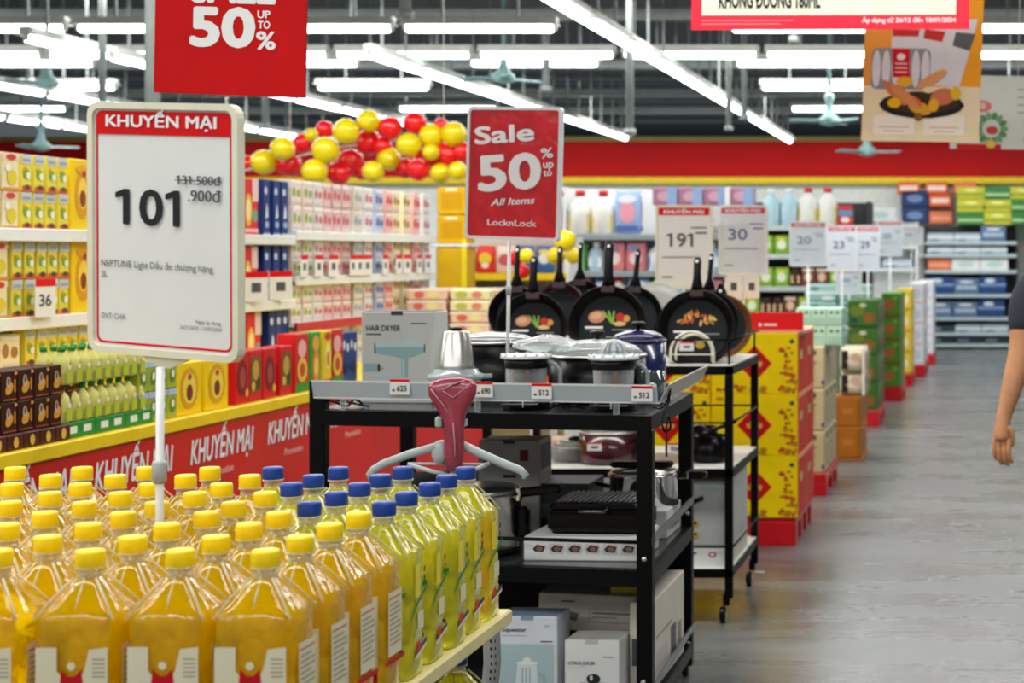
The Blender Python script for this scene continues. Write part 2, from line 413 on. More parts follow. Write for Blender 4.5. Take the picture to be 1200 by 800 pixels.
mb.poly([(W * .33, 0), (W * .47, -.018), (W * .53, -.018), (W * .67, 0)], CREAM, -.004); mb.poly([(W * .67, 0), (W * .53, -.018), (W * .47, -.018), (W * .33, 0)], CREAM, -.009)
mb.build('neck', t)
ctr = (P(188, 430, 2.75)); bot = Vector((ctr.x, ctr.y, .79)); o0 = F.translation
mb = MB(); mb.tube([ctr - o0, bot - o0 + Vector((-.003, 0, 0))], .0062, WHITE, 10); mb.build('pole', t)
mb = MB(); cz = PZ(553, 2.75); mb.lathe([(.0085, cz - .018), (.011, cz - .014), (.011, cz + .014), (.0085, cz + .018)], GREY, 12, (ctr.x - o0.x - .002, ctr.y - o0.y, -o0.z)); mb.build('clamp', t)

# ---- red sale placard on the appliance cart
F, W, H = quadframe(P(545, 279, 5.67), P(655, 283, 5.55), P(549, 125, 5.67))
t = thing('sale_placard', 'red glossy placard reading Sale 50 percent, All Items, on a thin pole', 'sign', F.translation)
Fi = T(*(-F.translation)) @ F
WF = mat('white_frame_plastic', '#dfe5e6', .35)
mb = MB(); mb.M = Fi; ringslab(mb, rrect_pts(0, 0, W, H, .014), rrect_pts(.010, .010, W - .010, H - .010, .010), -.012, .004, WF); mb.build('frame', t)
SLEEVE = mat('red_print_in_glossy_sleeve', '#d0141a', .14, coat=.6, vary=.2, scale=18, bump=.9)
mb = MB(); mb.M = Fi; slab(mb, rrect_pts(.009, .009, W - .009, H - .009, .009), -.008, -.001, SLEEVE); mb.build('board', t)
mb = MB(); mb.M = Fi @ T(W * .5, H * .5, 0) @ RZ(R(4)) @ T(-W * .5, -H * .5, 0)
mb.txt('Sale', W * .10, H * .735, H * .135, WINK, W * .64, .001, 'l', .03)
mb.txt('50', W * .12, H * .375, H * .275, WINK, W * .68, .001, 'l', .035)
mb.txt('%', W * .80, H * .60, H * .075, WINK, W * .13, .001, 'l', .02)
mb.txt('up', W * .82, H * .525, H * .06, WINK, W * .11, .001, 'l', .02)
mb.txt('to', W * .82, H * .465, H * .055, WINK, W * .09, .001, 'l', .02)
mb.txt('All Items', W * .25, H * .265, H * .052, WINK, W * .47, .001, 'l', .02, .25)
mb.build('lettering', t); mb = MB(); mb.M = Fi; mb.txt('LocknLock', W * .5, H * .105, H * .046, WINK, W * .52, .001, 'c', .012)
mb.build('shop_name', t)
pt = P(597, 282, 5.6); o0 = F.translation
mb = MB(); mb.tube([pt - o0, Vector((PX(594, 5.6), 5.6, 1.012)) - o0], .006, WHITE, 8); mb.build('pole', t)
mb = MB(); mb.lathe([(.009, -.015), (.009, .015)], GREY, 10, tuple(P(596, 340, 5.6) - o0)); mb.build('clamp', t)

# ---- hanging red 50% board
F, W, H = quadframe(P(180, 108, 4.55), P(357, 115, 4.45), P(185, -150, 4.55))
t = thing('hanging_sale_board', 'red hanging board with large white 50 percent lettering above the price placard', 'sign', F.translation)
Fi = T(*(-F.translation)) @ F
mb = MB(); mb.M = Fi; slab(mb, rrect_pts(0, 0, W, H, .002), -.006, 0, mat('matte_red_board', '#c80c0e', .55, vary=.05, spec=.15)); mb.build('board', t)
mb = MB(); mb.M = Fi
def pu(px): return (px - 180) / 177 * W
def pv(py): return (111 - py) / 258 * H
mb.txt('SALE', pu(222), pv(5), (pv(-38) - pv(5)), WINK, pu(322) - pu(222), .001, 'l', .04)
mb.txt('50', pu(222), pv(56), pv(9) - pv(56), WINK, pu(299) - pu(222), .001, 'l', .04)
mb.txt('UP', pu(301), pv(21), pv(12) - pv(21), WINK, pu(316) - pu(301), .001, 'l', .03)
mb.txt('TO', pu(302), pv(33), pv(24) - pv(33), WINK, pu(316) - pu(302), .001, 'l', .03)
mb.txt('%', pu(300), pv(57), pv(36) - pv(57), WINK, pu(323) - pu(300), .001, 'l', .03)
mb.build('lettering', t)
mb = MB(); mb.M = Fi
for q in (.12, .88): mb.tube([(W * q, H, 0), (W * q, H + 3.3 - .0, 0)], .0015, GREY, 5)
mb.build('cord', t)

# ---- red framed banner KHONG DUONG 180ML
z = 7.0
F, W, H = quadframe(P(810, 35, z), P(1136, 34, z), P(814, -190, z))
t = thing('hanging_milk_banner', 'wide hanging white banner with red border ending in 180ML, near the ceiling', 'sign', F.translation)
Fi = T(*(-F.translation)) @ F
def pu(px): return (px - 810) / 326 * W
def pv(py): return (35 - py) / 225 * H
BR_ = mat('bright_red_print', '#f01f38', .45)
mb = MB(); mb.M = Fi; slab(mb, rrect_pts(0, 0, W, H, .003), -.008, 0, BR_); mb.rect(pu(822), pv(18), pu(1120), H - .05, mat('cream_print', '#dedfc8', .5), .001); mb.build('board', t)
mb = MB(); mb.M = Fi
mb.txt('KHÔNG ĐƯỜNG 180ML', pu(842), pv(10), pv(-9) - pv(10), INK, pu(961) - pu(842), .002, 'l', .03)
mb.build('lettering', t); mb = MB(); mb.M = Fi
mb.txt('Áp dụng từ 26/12 đến 10/01/2024', pu(1120), pv(27), pv(21.5) - pv(27), WINK, pu(1120) - pu(1010), .002, 'r', .02)
mb.build('date_text', t); mb = MB(); mb.M = Fi
for q in (24, 28): mb.rect(pu(822), pv(q + .7), pu(930 if q == 24 else 915), pv(q), mat('pale_pink_print', '#f6a0a8', .5), .002)
mb.build('small_print', t)
mb = MB(); mb.M = Fi
for q in (.12, .88): mb.tube([(W * q, H, 0), (W * q, H + 2.3, 0)], .0015, GREY, 5)
mb.build('cord', t)

# ---- grilled sausage poster
z = 8.2
F, W, H = quadframe(P(1009, 165, z), P(1147, 167, z), P(1016, -30, z))
t = thing('food_poster', 'hanging orange poster of grilled sausages on a black plate', 'poster', F.translation)
Fi = T(*(-F.translation)) @ F
def q_(px, py): return ((px - 1009 - (165 - py) * .035) / 138 * W, (165 - py) / 195 * H)
mb = MB(); mb.M = Fi; slab(mb, rrect_pts(0, 0, W, H, .003), -.006, 0, col('#f0a018'))
mb.poly([q_(1009, 165), q_(1147, 165), q_(1149, 100), q_(1012, 100)], col('#ead9b0'), .001)
mb.poly([q_(1013, 100), q_(1060, 100), q_(1060, 34), q_(1014, 34)], col('#ee9a3c'), .0008)
mb.build('board', t)
mb = MB(); mb.M = Fi
def blob(px, py, rx, ry, c, w_=.002, rot=0):
    u_, v_ = q_(px, py); mb.ell(u_, v_, rx / 138 * W, ry / 195 * H, col(c), w_, 14, rot)
mb.poly([q_(1044, 62), q_(1046, 34), q_(1146, 20), q_(1136, 60), q_(1124, 100), q_(1080, 98)], col('#d9d8d8'), .0015)
mb.poly([q_(1046, 42), q_(1046, 34), q_(1078, 34), q_(1076, 42)], col('#c8302c'), .002)
mb.poly([q_(1082, 44), q_(1084, 33), q_(1108, 36), q_(1104, 48)], col('#c8302c'), .002)
mb.poly([q_(1116, 52), q_(1120, 36), q_(1143, 38), q_(1136, 58)], col('#5a5d5e'), .002)
mb.poly(rrect_pts(*q_(1020, 104), *q_(1091, 56), .03), col('#8a8f94'), .0022)
for k in range(6): blob(1027 + k * 11.5, 80, 5, 22, '#dcdad9', .0026)
mb.poly([q_(1046, 90), q_(1066, 90), q_(1066, 56), q_(1046, 56)], col('#cc1420'), .003)
blob(1056, 66, 5, 4, '#f0e4e4', .0034)
for k in range(3): mb.line(q_(1049, 74 + 5 * k), q_(1063, 74 + 5 * k), .006, col('#f0d0d0'), .0034)
blob(1080, 122, 50, 16, '#1c1a18', .0034)
blob(1080, 119, 44, 13, '#3a2a18', .0036)
for a, b, c_, rx, ry, ro in ((1060, 112, '#d98a50', 22, 6, -.7), (1048, 108, '#c87a44', 20, 5.5, -.8), (1092, 92, '#dd9a62', 20, 6, .5), (1100, 86, '#e8b070', 10, 5, .5), (1060, 95, '#e8b020', 10, 6, 0), (1105, 112, '#c9764a', 15, 10, .2), (1108, 106, '#e8c09a', 6, 4, 0), (1048, 120, '#e8b010', 8, 6, 0),
        (1078, 126, '#d8a020', 14, 7, -.3), (1120, 108, '#e6b820', 6, 8, 0), (1072, 118, '#d06a3c', 10, 5, -.6), (1088, 104, '#f0d8b0', 7, 4, 0), (1094, 122, '#e8a828', 6, 8, 0), (1076, 136, '#8a5a28', 5, 5, 0)):
    blob(a, b, rx, ry, c_, .004 + random.random() * .0006, ro)
for a in (1023, 1082):
    mb.poly(rrect_pts(*q_(a, 157), *q_(a + 49, 134), .012), col('#f2ead6'), .003)
    mb.line(q_(a + 7, 148), q_(a + 42, 148), .004, col('#c8a878'), .0036); mb.line(q_(a + 12, 153), q_(a + 36, 153), .004, col('#c8a878'), .0036)
mb.build('food_print', t)
mb = MB(); mb.M = Fi
for q in (.12, .88): mb.tube([(W * q, H, 0), (W * q, H + 2.6, 0)], .0015, GREY, 5)
mb.build('cord', t)
# ---- pale poster behind it
z = 9.6
F, W, H = quadframe(P(1113, 174, z), P(1255, 176, z), P(1115, 88, z))
t = thing('pale_wreath_poster', 'pale hanging poster with a green wreath, half hidden behind the food poster', 'poster', F.translation)
Fi = T(*(-F.translation)) @ F
mb = MB(); mb.M = Fi; slab(mb, rrect_pts(0, 0, W, H, .003), -.006, 0, col('#dfe9e4'))
s_ = z / FPX
for k in range(14):
    a = 2 * math.pi * k / 14
    mb.ell(48 * s_ + 15 * s_ * math.cos(a), 24 * s_ + 15 * s_ * math.sin(a), 5 * s_, 3.4 * s_, col('#5f9a68' if k % 2 else '#7fb088'), .002 + .0001 * k, 10, a)
mb.ell(49 * s_, 22 * s_, 7 * s_, 5 * s_, col('#d24a48'), .004)
mb.ell(36 * s_, 50 * s_, 12 * s_, 7 * s_, col('#e88078'), .003)
mb.txt('50', 36 * s_, 47 * s_, 7 * s_, WINK, None, .004, 'c', .03)
mb.rect(8 * s_, 0, 60 * s_, 6 * s_, col('#d22028'), .002); mb.ell(48 * s_, 6 * s_, 6 * s_, 5 * s_, col('#e8d060'), .004); mb.ell(92 * s_, 12 * s_, 6 * s_, 5 * s_, col('#e0b840'), .003)
for k in range(4): mb.line((78 * s_, (70 - 9 * k) * s_), (100 * s_, (70 - 9 * k) * s_), 1.5 * s_, col('#9ab0ac'), .002)
mb.build('board', t)
mb = MB(); mb.M = Fi; mb.tube([(W * .55, H, 0), (W * .55, H + 2.9, 0)], .003, WHITE, 5); mb.tube([(W * .2, H, 0), (W * .2, H + 2.9, 0)], .0015, GREY, 5); mb.build('cord', t)


# ================================================================== OIL BOTTLES
def rsec(a, b, z, n=20, e=.42):
    out = []
    for i in range(n):
        t_ = 2 * math.pi * (i + .5) / n; c, q = math.cos(t_), math.sin(t_)
        out.append((a * math.copysign(abs(c) ** e, c), b * math.copysign(abs(q) ** e, q), z))
    return out
def oil_mat(name, c, c2):
    m = mat(name, c, .05, trans=.64, ior=1.36, coat=.3, vary=.16, scale=30, bump=1.0)
    b = m.node_tree.nodes['Principled BSDF']; b.inputs['Subsurface Weight'].default_value = 0
    return m
OILY = oil_mat('golden_oil_in_plastic', '#ffd400', '')
OILG = oil_mat('pale_green_oil_in_plastic', '#f6f228', '')
CAPY = mat('yellow_cap_plastic', '#ffd800', .35, vary=.03)
CAPB = mat('blue_cap_plastic', '#173f96', .35, vary=.04)
NECK = clear('clear_bottle_neck', '#f3f0d8', .6, .05, .3)
LABW = mat('bottle_label_paper', '#e9e2c0', .5, vary=.03)
def make_bottle(kind):
    A, B = .0575, .0505
    oil, cap = (OILY, CAPY) if kind == 'y' else (OILG, CAPB)
    t = thing('oil_bottle', 'x', 'bottle')
    mb = MB()
    zs = [(0, .94), (.006, 1), (.055, 1), (.062, .965), (.069, 1), (.120, 1), (.127, .965), (.134, 1), (.190, 1), (.206, .985)]
    secs = [rsec(A * k, B * k, z) for z, k in zs]
    secs = [[(x * (1 - (.035 if (i % 4 in (1, 2) and .07 < p_z < .20) else 0)), y * (1 - (.035 if (i % 4 in (1, 2) and .07 < p_z < .20) else 0)), p_z) for i, (x, y, p_z) in enumerate(q)] for q in secs]
    for f in (.2, .4, .6, .8, 1):
        k = 1 - f * .70; secs.append(rsec(A * .985 * k, B * .985 * k + (.004 * f), .206 + .050 * f, 20, .42 + .5 * f))
    mb.loft(secs, oil, True); 
    # moulded ribs down the shoulder, in whitish material to draw highlight lines
    for sx, sy in ((1, 1), (-1, 1), (1, -1), (-1, -1), (0, -1), (0, 1)):
        a = Vector((sx * A * .93, sy * B * .93, .206)); b = Vector((sx * .016, sy * .016, .257))
        mb.tube([a, a.lerp(b, .5) + Vector((0, 0, .002)), b], .0019, NECK, 5)
    mb.build('body', t)
    mb = MB(); mb.lathe([(.0175, .252), (.0165, .262), (.0155, .266), (.020, .268), (.020, .271), (.0155, .273), (.0155, .28)], NECK, 14); mb.build('neck', t)
    mb = MB()
    prof = [(.0188, .2705), (.0196, .272), (.0196, .291), (.0178, .2945), (.008, .295)]
    n = 36; secs = []
    for r, z in prof: secs.append([((r - (.0006 if i % 2 and r > .019 else 0)) * math.cos(2 * math.pi * i / n), (r - (.0006 if i % 2 and r > .019 else 0)) * math.sin(2 * math.pi * i / n), z) for i in range(n)])
    mb.loft(secs, cap, True); mb.build('cap', t)
    mb = MB()
    for ang, ww, dd in ((0, A, B), (R(90), B, A)):
        mb.M = RZ(ang) @ FR((0, -dd - .0006, 0))
        if kind == 'y':
            rd = col('#c4101c'); 
            if ang == 0:
                mb.poly([(-ww * .86, .05), (-ww * .86, .168), (-ww * .35, .168), (-ww * .35, .135), (-ww * .05, .115), (-ww * .05, .05)], LABW, .0012)
                mb.poly([(ww * .86, .05), (ww * .05, .05), (ww * .05, .115), (ww * .30, .135), (ww * .42, .165), (ww * .86, .168)], LABW, .0012)
                mb.poly([(-ww * .40, .098), (ww * .40, .098), (ww * .28, .112), (ww * .24, .138), (ww * .08, .128), (-ww * .08, .128), (-ww * .24, .138), (-ww * .28, .112)], rd, .0018)
                mb.ell(0, .142, .006, .006, LABW, .002, 10); mb.rect(-ww * .5, .088, ww * .5, .097, col('#e89a80'), .0018)
                for k in range(5): mb.rect(ww * .5, .150 - k * .006, ww * .8, .1525 - k * .006, col('#b8ae90'), .0016)
                mb.rect(-ww * .86, .03, ww * .86, .05, rd, .0012)
            else:
                mb.rect(-ww * .62, .065, ww * .62, .168, LABW, .0012); mb.rect(-ww * .55, .156, ww * .5, .159, col('#d87a68'), .0016)
                for k in range(9): mb.rect(-ww * .5, .146 - k * .008, ww * (.52 if k % 3 else .3), .1495 - k * .008, col('#b4ab92'), .0016)
                mb.rect(-ww * .9, .052, ww * .9, .060, rd, .0012)
        else:
            gr, yl, rd = col('#3f8a2a'), col('#f0dc30'), col('#d8323a')
            mb.poly([(-ww * .9, .10), (-ww * .3, .118), (ww * .9, .142), (ww * .9, .150), (-ww * .3, .126), (-ww * .9, .108)], gr, .0012)
            mb.rect(-ww * .45, .134, ww * .05, .19, yl, .0010); mb.rect(-ww * .2, .078, ww * .45, .108, LABW, .0014)
            for q in (.176, .160): mb.ell(ww * .55, q, .005, .006, col('#4a3a18'), .0014, 8)
            mb.ell(-ww * .1, .050, .010, .010, rd, .0016, 10); mb.poly([(-ww * .5, .036), (ww * .8, .050), (ww * .8, .058), (-ww * .5, .044)], col('#4a3a58'), .0014)
            mb.poly([(-ww * .5, .030), (ww * .8, .044), (ww * .8, .050), (-ww * .5, .036)], LABW, .0014)
    mb.build('label', t)
    return t
TZ = .7875
proto = {'y': make_bottle('y'), 'b': make_bottle('b')}; used = {'y': 0, 'b': 0}
def place_bottle(kind, loc, label, group, rz=0):
    if not used[kind]:
        used[kind] = 1; o = proto[kind]; o.location = loc; o.rotation_euler = (0, 0, rz); o['label'] = label; o['group'] = group
    else: dup(proto[kind], loc, rz, label, group)
for j in range(9):
    for i in range(11):
        x = -1.012 - .1265 * i; y = 2.42 + .117 * j
        if j == 0: y -= .0
        px = VX + x * FPX / y
        if px < -45: continue
        blue = (j >= 4 and i <= 1) or (j >= 6 and i <= 2) or (j == 8 and i <= 3)
        x += random.uniform(-.003, .003); y += random.uniform(-.003, .003)
        if j % 2 and not blue and i > 1: x += .005
        if j == 3 and i >= 3: x -= .008
        nm = 'blue-capped oil bottle' if blue else 'yellow-capped oil bottle'
        place_bottle('b' if blue else 'y', (x, y, TZ), '%s, %s row from the front, %s in from the aisle edge' % (nm, nth(j), nth(i)),
            'blue-capped oil bottles on the display table' if blue else 'yellow-capped oil bottles on the display table', random.uniform(-.03, .03))
for j in range(5):
    place_bottle('b', (-1.02 - .01 * (j % 2), 2.62 + .175 * j, TZ - .355), 'blue-capped oil bottle on the shelf under the display, %s from the front' % nth(j), 'oil bottles on the lower shelf')
# display table
t = thing('display_table', 'tall two-tier display table with a cream edge carrying the oil bottles', 'table', (-1.65, 2.85, 0))
CRM = mat('cream_table_edge', '#eadc9a', .45)
x0, x1, y0, y1 = -2.36 + 1.65, -.945 + 1.65, 2.34 - 2.85, 3.44 - 2.85
mb = MB(); mb.box(x0, x1, y0, y1, TZ - .03, TZ - .001, CRM, .004); mb.build('tabletop', t)
mb = MB(); mb.box(x0, x1 - .01, y0, y1, .40, .43, CRM, .004); mb.build('lower_shelf', t)
mb = MB(); mb.box(x0, x1 - .02, y0 + .02, y1 - .02, .08, .11, CRM, .004); mb.build('lower_shelf', t)
for sx in (x0 + .03, x1 - .26):
    for sy in (y0 + .03, y1 - .03):
        mb = MB(); mb.box(sx - .015, sx + .015, sy - .015, sy + .015, 0, TZ - .03, mat('table_leg_grey', '#9aa09c', .4), .003); mb.build('leg', t)

# ================================================================== GARMENT STEAMER
z = 4.62
def Q(px, py, zz=z): return P(px, py, zz)
base = Vector((PX(530, z), z, 0))
t = thing('garment_steamer', 'garment steamer with a maroon satin-covered board on grey hanger arms, before the appliance cart', 'steamer', base)
MAROON = mat('maroon_satin', '#963448', .3, coat=.5, vary=.1, scale=30, bump=.3)
SG = mat('steamer_grey_plastic', '#a9b5b3', .35)
def QL(px, py, zz=z): return P(px, py, zz) - base
pts = [(501, 452), (506, 446), (520, 442), (540, 441), (553, 444), (559, 452), (558, 462), (552, 474), (546, 486), (544, 500), (544, 530), (541, 552), (522, 552), (520, 530), (520, 500), (517, 488), (509, 474), (502, 463)]
mb = MB(); n = len(pts); cx, cy = 531, 470
def ringp(k, dy): return [tuple(QL(cx + (a - cx) * k if b < 490 else 532 + (a - 532) * k, (cy + (b - cy) * (k if b < 490 else 1)), z + dy)) for a, b in pts]
secs = [ringp(.8, .028), ringp(1, .016), ringp(1, -.004), ringp(.86, -.018), ringp(.5, -.024)]
mb.loft([s_[::-1] for s_ in secs], MAROON, True)
for a, b, c_ in (((519, 458), (530, 450), (545, 446)), ((519, 458), (531, 466), (552, 449)), ((505, 456), (520, 475), (529, 490)), ((531, 495), (533, 520), (533, 548))):
    mb.tube([QL(a[0], a[1], z - .024), QL(b[0], b[1], z - .027), QL(c_[0], c_[1], z - .018)], .0022, mat('maroon_seam', '#b8808a', .4), 5)
mb.build('ironing_board', t)
mb = MB(); mb.tube([QL(532, 540), QL(532, 560), Vector((0, 0, .2))], .012, SG, 10); mb.build('pole', t)
mb = MB(); c0 = QL(515, 530, z + .01); mb.lathe([(.004, -.012), (.022, -.01), (.024, 0), (.022, .03), (.01, .034)], SG, 16, (0, 0, 0)); 
mb.v = [tuple(Vector((x * .85, zz, y * 1.4)) + c0) for x, y, zz in mb.v]; mb.build('hub', t)
for nm, pp in (('hanger_arm', [(512, 523), (480, 532), (450, 543), (438, 550), (433, 556), (434, 562)]), ('hanger_arm', [(541, 521), (560, 530), (590, 543), (610, 551), (616, 557), (613, 561)])):
    mb = MB(); mb.tube([QL(a, b, z + .01) for a, b in pp], [.012, .012, .0115, .011, .010, .006], SG, 10); mb.build(nm, t)
for pp in ([(478, 544), (505, 552), (525, 556)], [(573, 543), (552, 552), (535, 558)]):
    mb = MB(); mb.tube([QL(a, b, z + .02) for a, b in pp], .006, SG, 7); mb.build('brace', t)
mb = MB(); mb.tube([QL(478, 543, z + .03), QL(573, 544, z + .03)], .004, SG, 6); mb.build('trouser_bar', t)
mb = MB(); mb.box(*[v for ab in zip(tuple(QL(509, 502, z - .02)), tuple(QL(523, 486, z + .03))) for v in ab], SG, .006); mb.build('clip', t); mb = MB(); mb.box(*[v for ab in zip(tuple(QL(543, 500, z - .01)), tuple(QL(548, 490, z + .03))) for v in ab], SG, .004); mb.build('clip', t)
mb = MB(); mb.lathe([(.14, 0), (.17, .03), (.16, .14), (.10, .2), (.02, .21)], SG, 24); mb.build('water_tank', t)
HOSE = mat('grey_braided_hose', '#8d8f92', .6, vary=.1, scale=60); HOSED = mat('dark_braid_dots', '#1d1e20', .5)
mb = MB(); zz = 4.3
hp = [Q(556, 640, zz), Q(564, 668, zz), Q(571, 700, zz), Q(576, 740, zz), Q(577, 775, zz), Q(574, 810, zz), Q(560, 860, zz), Vector((base.x + .05, base.y - .1, .1))]
mb.tube([p - base for p in hp], .022, HOSE, 12); mb.build('hose', t)
mb = MB()
for i in range(len(hp) - 3):
    for k in range(4):
        p = hp[i].lerp(hp[i + 1], k / 4) - base
        for dx in (-.006, .004, .013):
            mb.M = FR((p.x + dx, p.y - .0215 + abs(dx - .004) * .5, p.z)); mb.ell(0, 0, .0026, .005, HOSED, .001, 6)
mb.build('braid_dots', t)['kind'] = 'stuff'

# ================================================================== APPLIANCE CART (near)
FRc, FLc, RRc, RLc = Vector((-1.005, 5.2, 0)), Vector((-2.125, 5.4, 0)), Vector((-1.03, 6.1, 0)), Vector((-2.13, 6.3, 0))
cx_, cy_ = -1.57, 5.75; CB = Vector((cx_, cy_, 0))
def CC(u, v, z=0):     # u: 0 left 1 aisle side, v: 0 front 1 rear
    a = FLc.lerp(FRc, u); b = RLc.lerp(RRc, u); p = a.lerp(b, v); p.z = z; return p
def prism(mb, pts, z0, z1, m): # pts counter-clockwise from above
    n = len(pts); mb.add([(p.x, p.y, z0) for p in pts] + [(p.x, p.y, z1) for p in pts], [tuple(range(n - 1, -1, -1)), tuple(range(n, 2 * n))] + [(i, (i + 1) % n, n + (i + 1) % n, n + i) for i in range(n)], m)
t = thing('appliance_cart', 'black metal three-tier trolley with a clear price rail, loaded with kitchen appliances', 'trolley', CB)
L_ = T(-cx_, -cy_, 0)
for z1, nm in ((1.008, 'shelf'), (.535, 'shelf'), (.12, 'shelf')):
    mb = MB(); mb.M = L_; prism(mb, [CC(0, 0), CC(1, 0), CC(1, 1), CC(0, 1)], z1 - .048, z1, BLACK)
    o = mb.build(nm, t)
    mb = MB(); mb.M = L_; prism(mb, [CC(.02, .03), CC(.98, .03), CC(.98, .97), CC(.02, .97)], z1, z1 + .002, mat('dark_grey_shelf_sheet', '#2c3032', .25, coat=.3)); mb.build('shelf_sheet', o)
for u, v in ((0, 0), (1, 0), (1, 1), (0, 1)):
    p = CC(u, v); du = .022 if u == 0 else -.022; dv = .022 if v == 0 else -.022
    mb = MB(); mb.M = L_; mb.box(p.x + du - .024, p.x + du + .024, p.y + dv - .024, p.y + dv + .024, .04, .965 if not (u == 0 and v == 0) else 1.10, BLACK, .003); mb.build('post', t)
    mb = MB(); mb.M = L_ @ T(p.x + du, p.y + dv, .04) @ RY(R(90)); mb.lathe([(.034, -.012), (.04, -.008), (.04, .008), (.034, .012)], BLACKP, 16); mb.build('caster', t)
for zz in (.62, .205):
    for a, b in (((0, .01), (1, .01)), ((0, .99), (1, .99)))[(1 if zz < .3 else 0):]:
        mb = MB(); mb.M = L_; mb.tube([CC(*a, zz), CC(*b, zz)], .006, BLACK, 8); mb.build('guard_rod', t)
for zz in (.625, .170):
    for uu in (1.0, 0.0):
        mb = MB(); mb.M = L_; a = CC(uu, 0, zz); b = CC(uu, 1, zz)
        mb.add([tuple(a + Vector((s_, 0, q))) for s_ in (.002, -.004) for q in (-.013, .013)] + [tuple(b + Vector((s_, 0, q))) for s_ in (.002, -.004) for q in (-.013, .013)],
               [(0, 4, 5, 1), (2, 3, 7, 6), (1, 5, 7, 3), (0, 2, 6, 4), (0, 1, 3, 2), (4, 6, 7, 5)], mat('brushed_dark_steel', '#6a6c6e', .3, .7)); mb.build('side_rail', t)
for px, py in ((755, 655), (754, 799), (806, 601), (807, 753)):
    zz = 5.19 if px < 780 else 6.04
    mb = MB(); mb.M = L_ @ T(*P(px, py, zz)) @ RX(R(90)); mb.lathe([(.008, 0), (.008, .004), (.004, .007)], CHROME, 10); mb.build('bolt', t)
mb = MB(); mb.M = L_; a, b = CC(.02, .985), CC(.98, .985)
mb.add([(a.x, a.y, .12), (b.x, b.y, .12), (b.x, b.y, .50), (a.x, a.y, .50), (a.x, a.y + .006, .12), (b.x, b.y + .006, .12), (b.x, b.y + .006, .50), (a.x, a.y + .006, .50)], [(0, 1, 2, 3), (7, 6, 5, 4), (0, 4, 5, 1), (3, 2, 6, 7)], BLACK); mb.build('back_panel', t)
# price rail of frosted plastic
RAILM = clear('frosted_rail_plastic', '#c9d2d6', .5, .25, .62)
t2 = thing('price_rail', 'frosted clear plastic price rail along the front and side of the black trolley', 'price rail', CC(.5, 0, 1.05))
o2 = CC(.5, 0, 1.05)
def strip(mb, a, b, z0, z1, out0, out1, m, th=.003):
    a = Vector(a); b = Vector(b); d = (b - a).normalized(); n = Vector((d.y, -d.x, 0))
    v = []
    for p in (a, b):
        for zz, oo in ((z0, out0), (z1, out1)):
            for k in (0, th): q = p + n * (oo + k); v.append((q.x, q.y, zz))
    mb.add(v, [(0, 2, 6, 4), (1, 5, 7, 3), (2, 3, 7, 6), (0, 4, 5, 1), (0, 1, 3, 2), (4, 6, 7, 5)], m)
mb = MB(); mb.M = T(*-o2); strip(mb, CC(.015, 0), CC(1.02, 0), 1.050, 1.100, .004, .016, RAILM)
strip(mb, CC(.015, 0), CC(1.02, 0), 1.098, 1.104, .016, .018, WHITE); strip(mb, CC(.015, 0), CC(1.02, 0), 1.046, 1.052, .003, .004, WHITE); mb.build('front_rail', t2)
mb = MB(); mb.M = T(*-o2); strip(mb, CC(1.02, -.01), CC(1.02, 1.02), 1.050, 1.104, .002, .030, RAILM); strip(mb, CC(1.02, -.01), CC(1.02, 1.02), 1.102, 1.107, .030, .033, WHITE); strip(mb, CC(1.02, -.01), CC(1.02, 1.02), 1.046, 1.051, .0, .002, WHITE); mb.build('side_rail', t2)
for u in (.1, .5, .9):
    mb = MB(); mb.M = T(*-o2); p = CC(u, 0); mb.box(p.x - .008, p.x + .008, p.y - .004, p.y + .008, 1.01, 1.06, CLEAR, .002); mb.build('bracket', t2)
d_ = (FRc - FLc).normalized()
for px, py, wd, s_, lb in ((457, 444, 25, '625', 'under the hair dryer box'), (557, 447, 22, '690', 'beside the steel chopper'), (623, 449, 25, '512', 'under the first citrus juicer'), (740, 452, 26, '512', 'at the corner of the price rail')):
    zz = 5.4 - .2 * ((px - 357) / 400); o = P(px, py + 18, zz - .02)
    t3 = thing('price_card', 'small white price card reading %s %s' % (s_, lb), 'price card', o, group='price cards on the near trolley')
    ww, hh = wd / FPX * zz, 18 / FPX * zz
    M_ = FR((0, 0, 0), d_, (0, 0, 1))
    mb = MB(); mb.M = M_; mb.box(0, ww, 0, hh, -.001, .001, PAPER); mb.rect(0, hh * .82, ww, hh, RED, .0012); mb.build('card', t3)
    mb = MB(); mb.M = M_; mb.txt(s_, ww * .86, hh * .22, hh * .36, INK, ww * .5, .0018, 'r', .02); mb.rect(ww * .12, hh * .2, ww * .26, hh * .34, INKG, .0016); mb.build('lettering', t3)

SH1, SH2, SH3 = 1.0105, .5375, .1225
# ---- printed carton helper
def carton(name, label, cat, px0, px1, top, zf, base, depth, c, drawfn=None, rz=0, side=None, shade=None, group=None, lid=None):
    x0, x1 = PX(px0, zf), PX(px1, zf); w_ = x1 - x0; h_ = PZ(top, zf) - base
    t = thing(name, label, cat, ((x0 + x1) / 2, zf + depth / 2, base), rz, group)
    mb = MB(); mb.box(-w_ / 2, w_ / 2, -depth / 2, depth / 2, 0, h_, c, .003); mb.build('box', t)
    if lid:
        mb = MB(); mb.box(-w_ / 2 + .004, w_ / 2 - .004, -depth / 2 + .004, depth / 2 - .02, h_, h_ + .002, lid); mb.box(-.02, .02, -depth / 2 - .001, -depth / 2 + .004, h_ - .012, h_ + .001, lid); mb.build('lid_flap', t)
    if drawfn:
        mb = MB(); mb.M = FR((-w_ / 2, -depth / 2, 0)); drawfn(mb, w_, h_)
        mb.build('front_print', t)
        if side: mb = MB(); mb.M = FR((w_ / 2, -depth / 2, 0), (0, 1, 0)); side(mb, depth, h_); mb.build('side_print', t)
    return t
GREYC = mat('grey_carton', '#c3c7c3', .5, vary=.03)
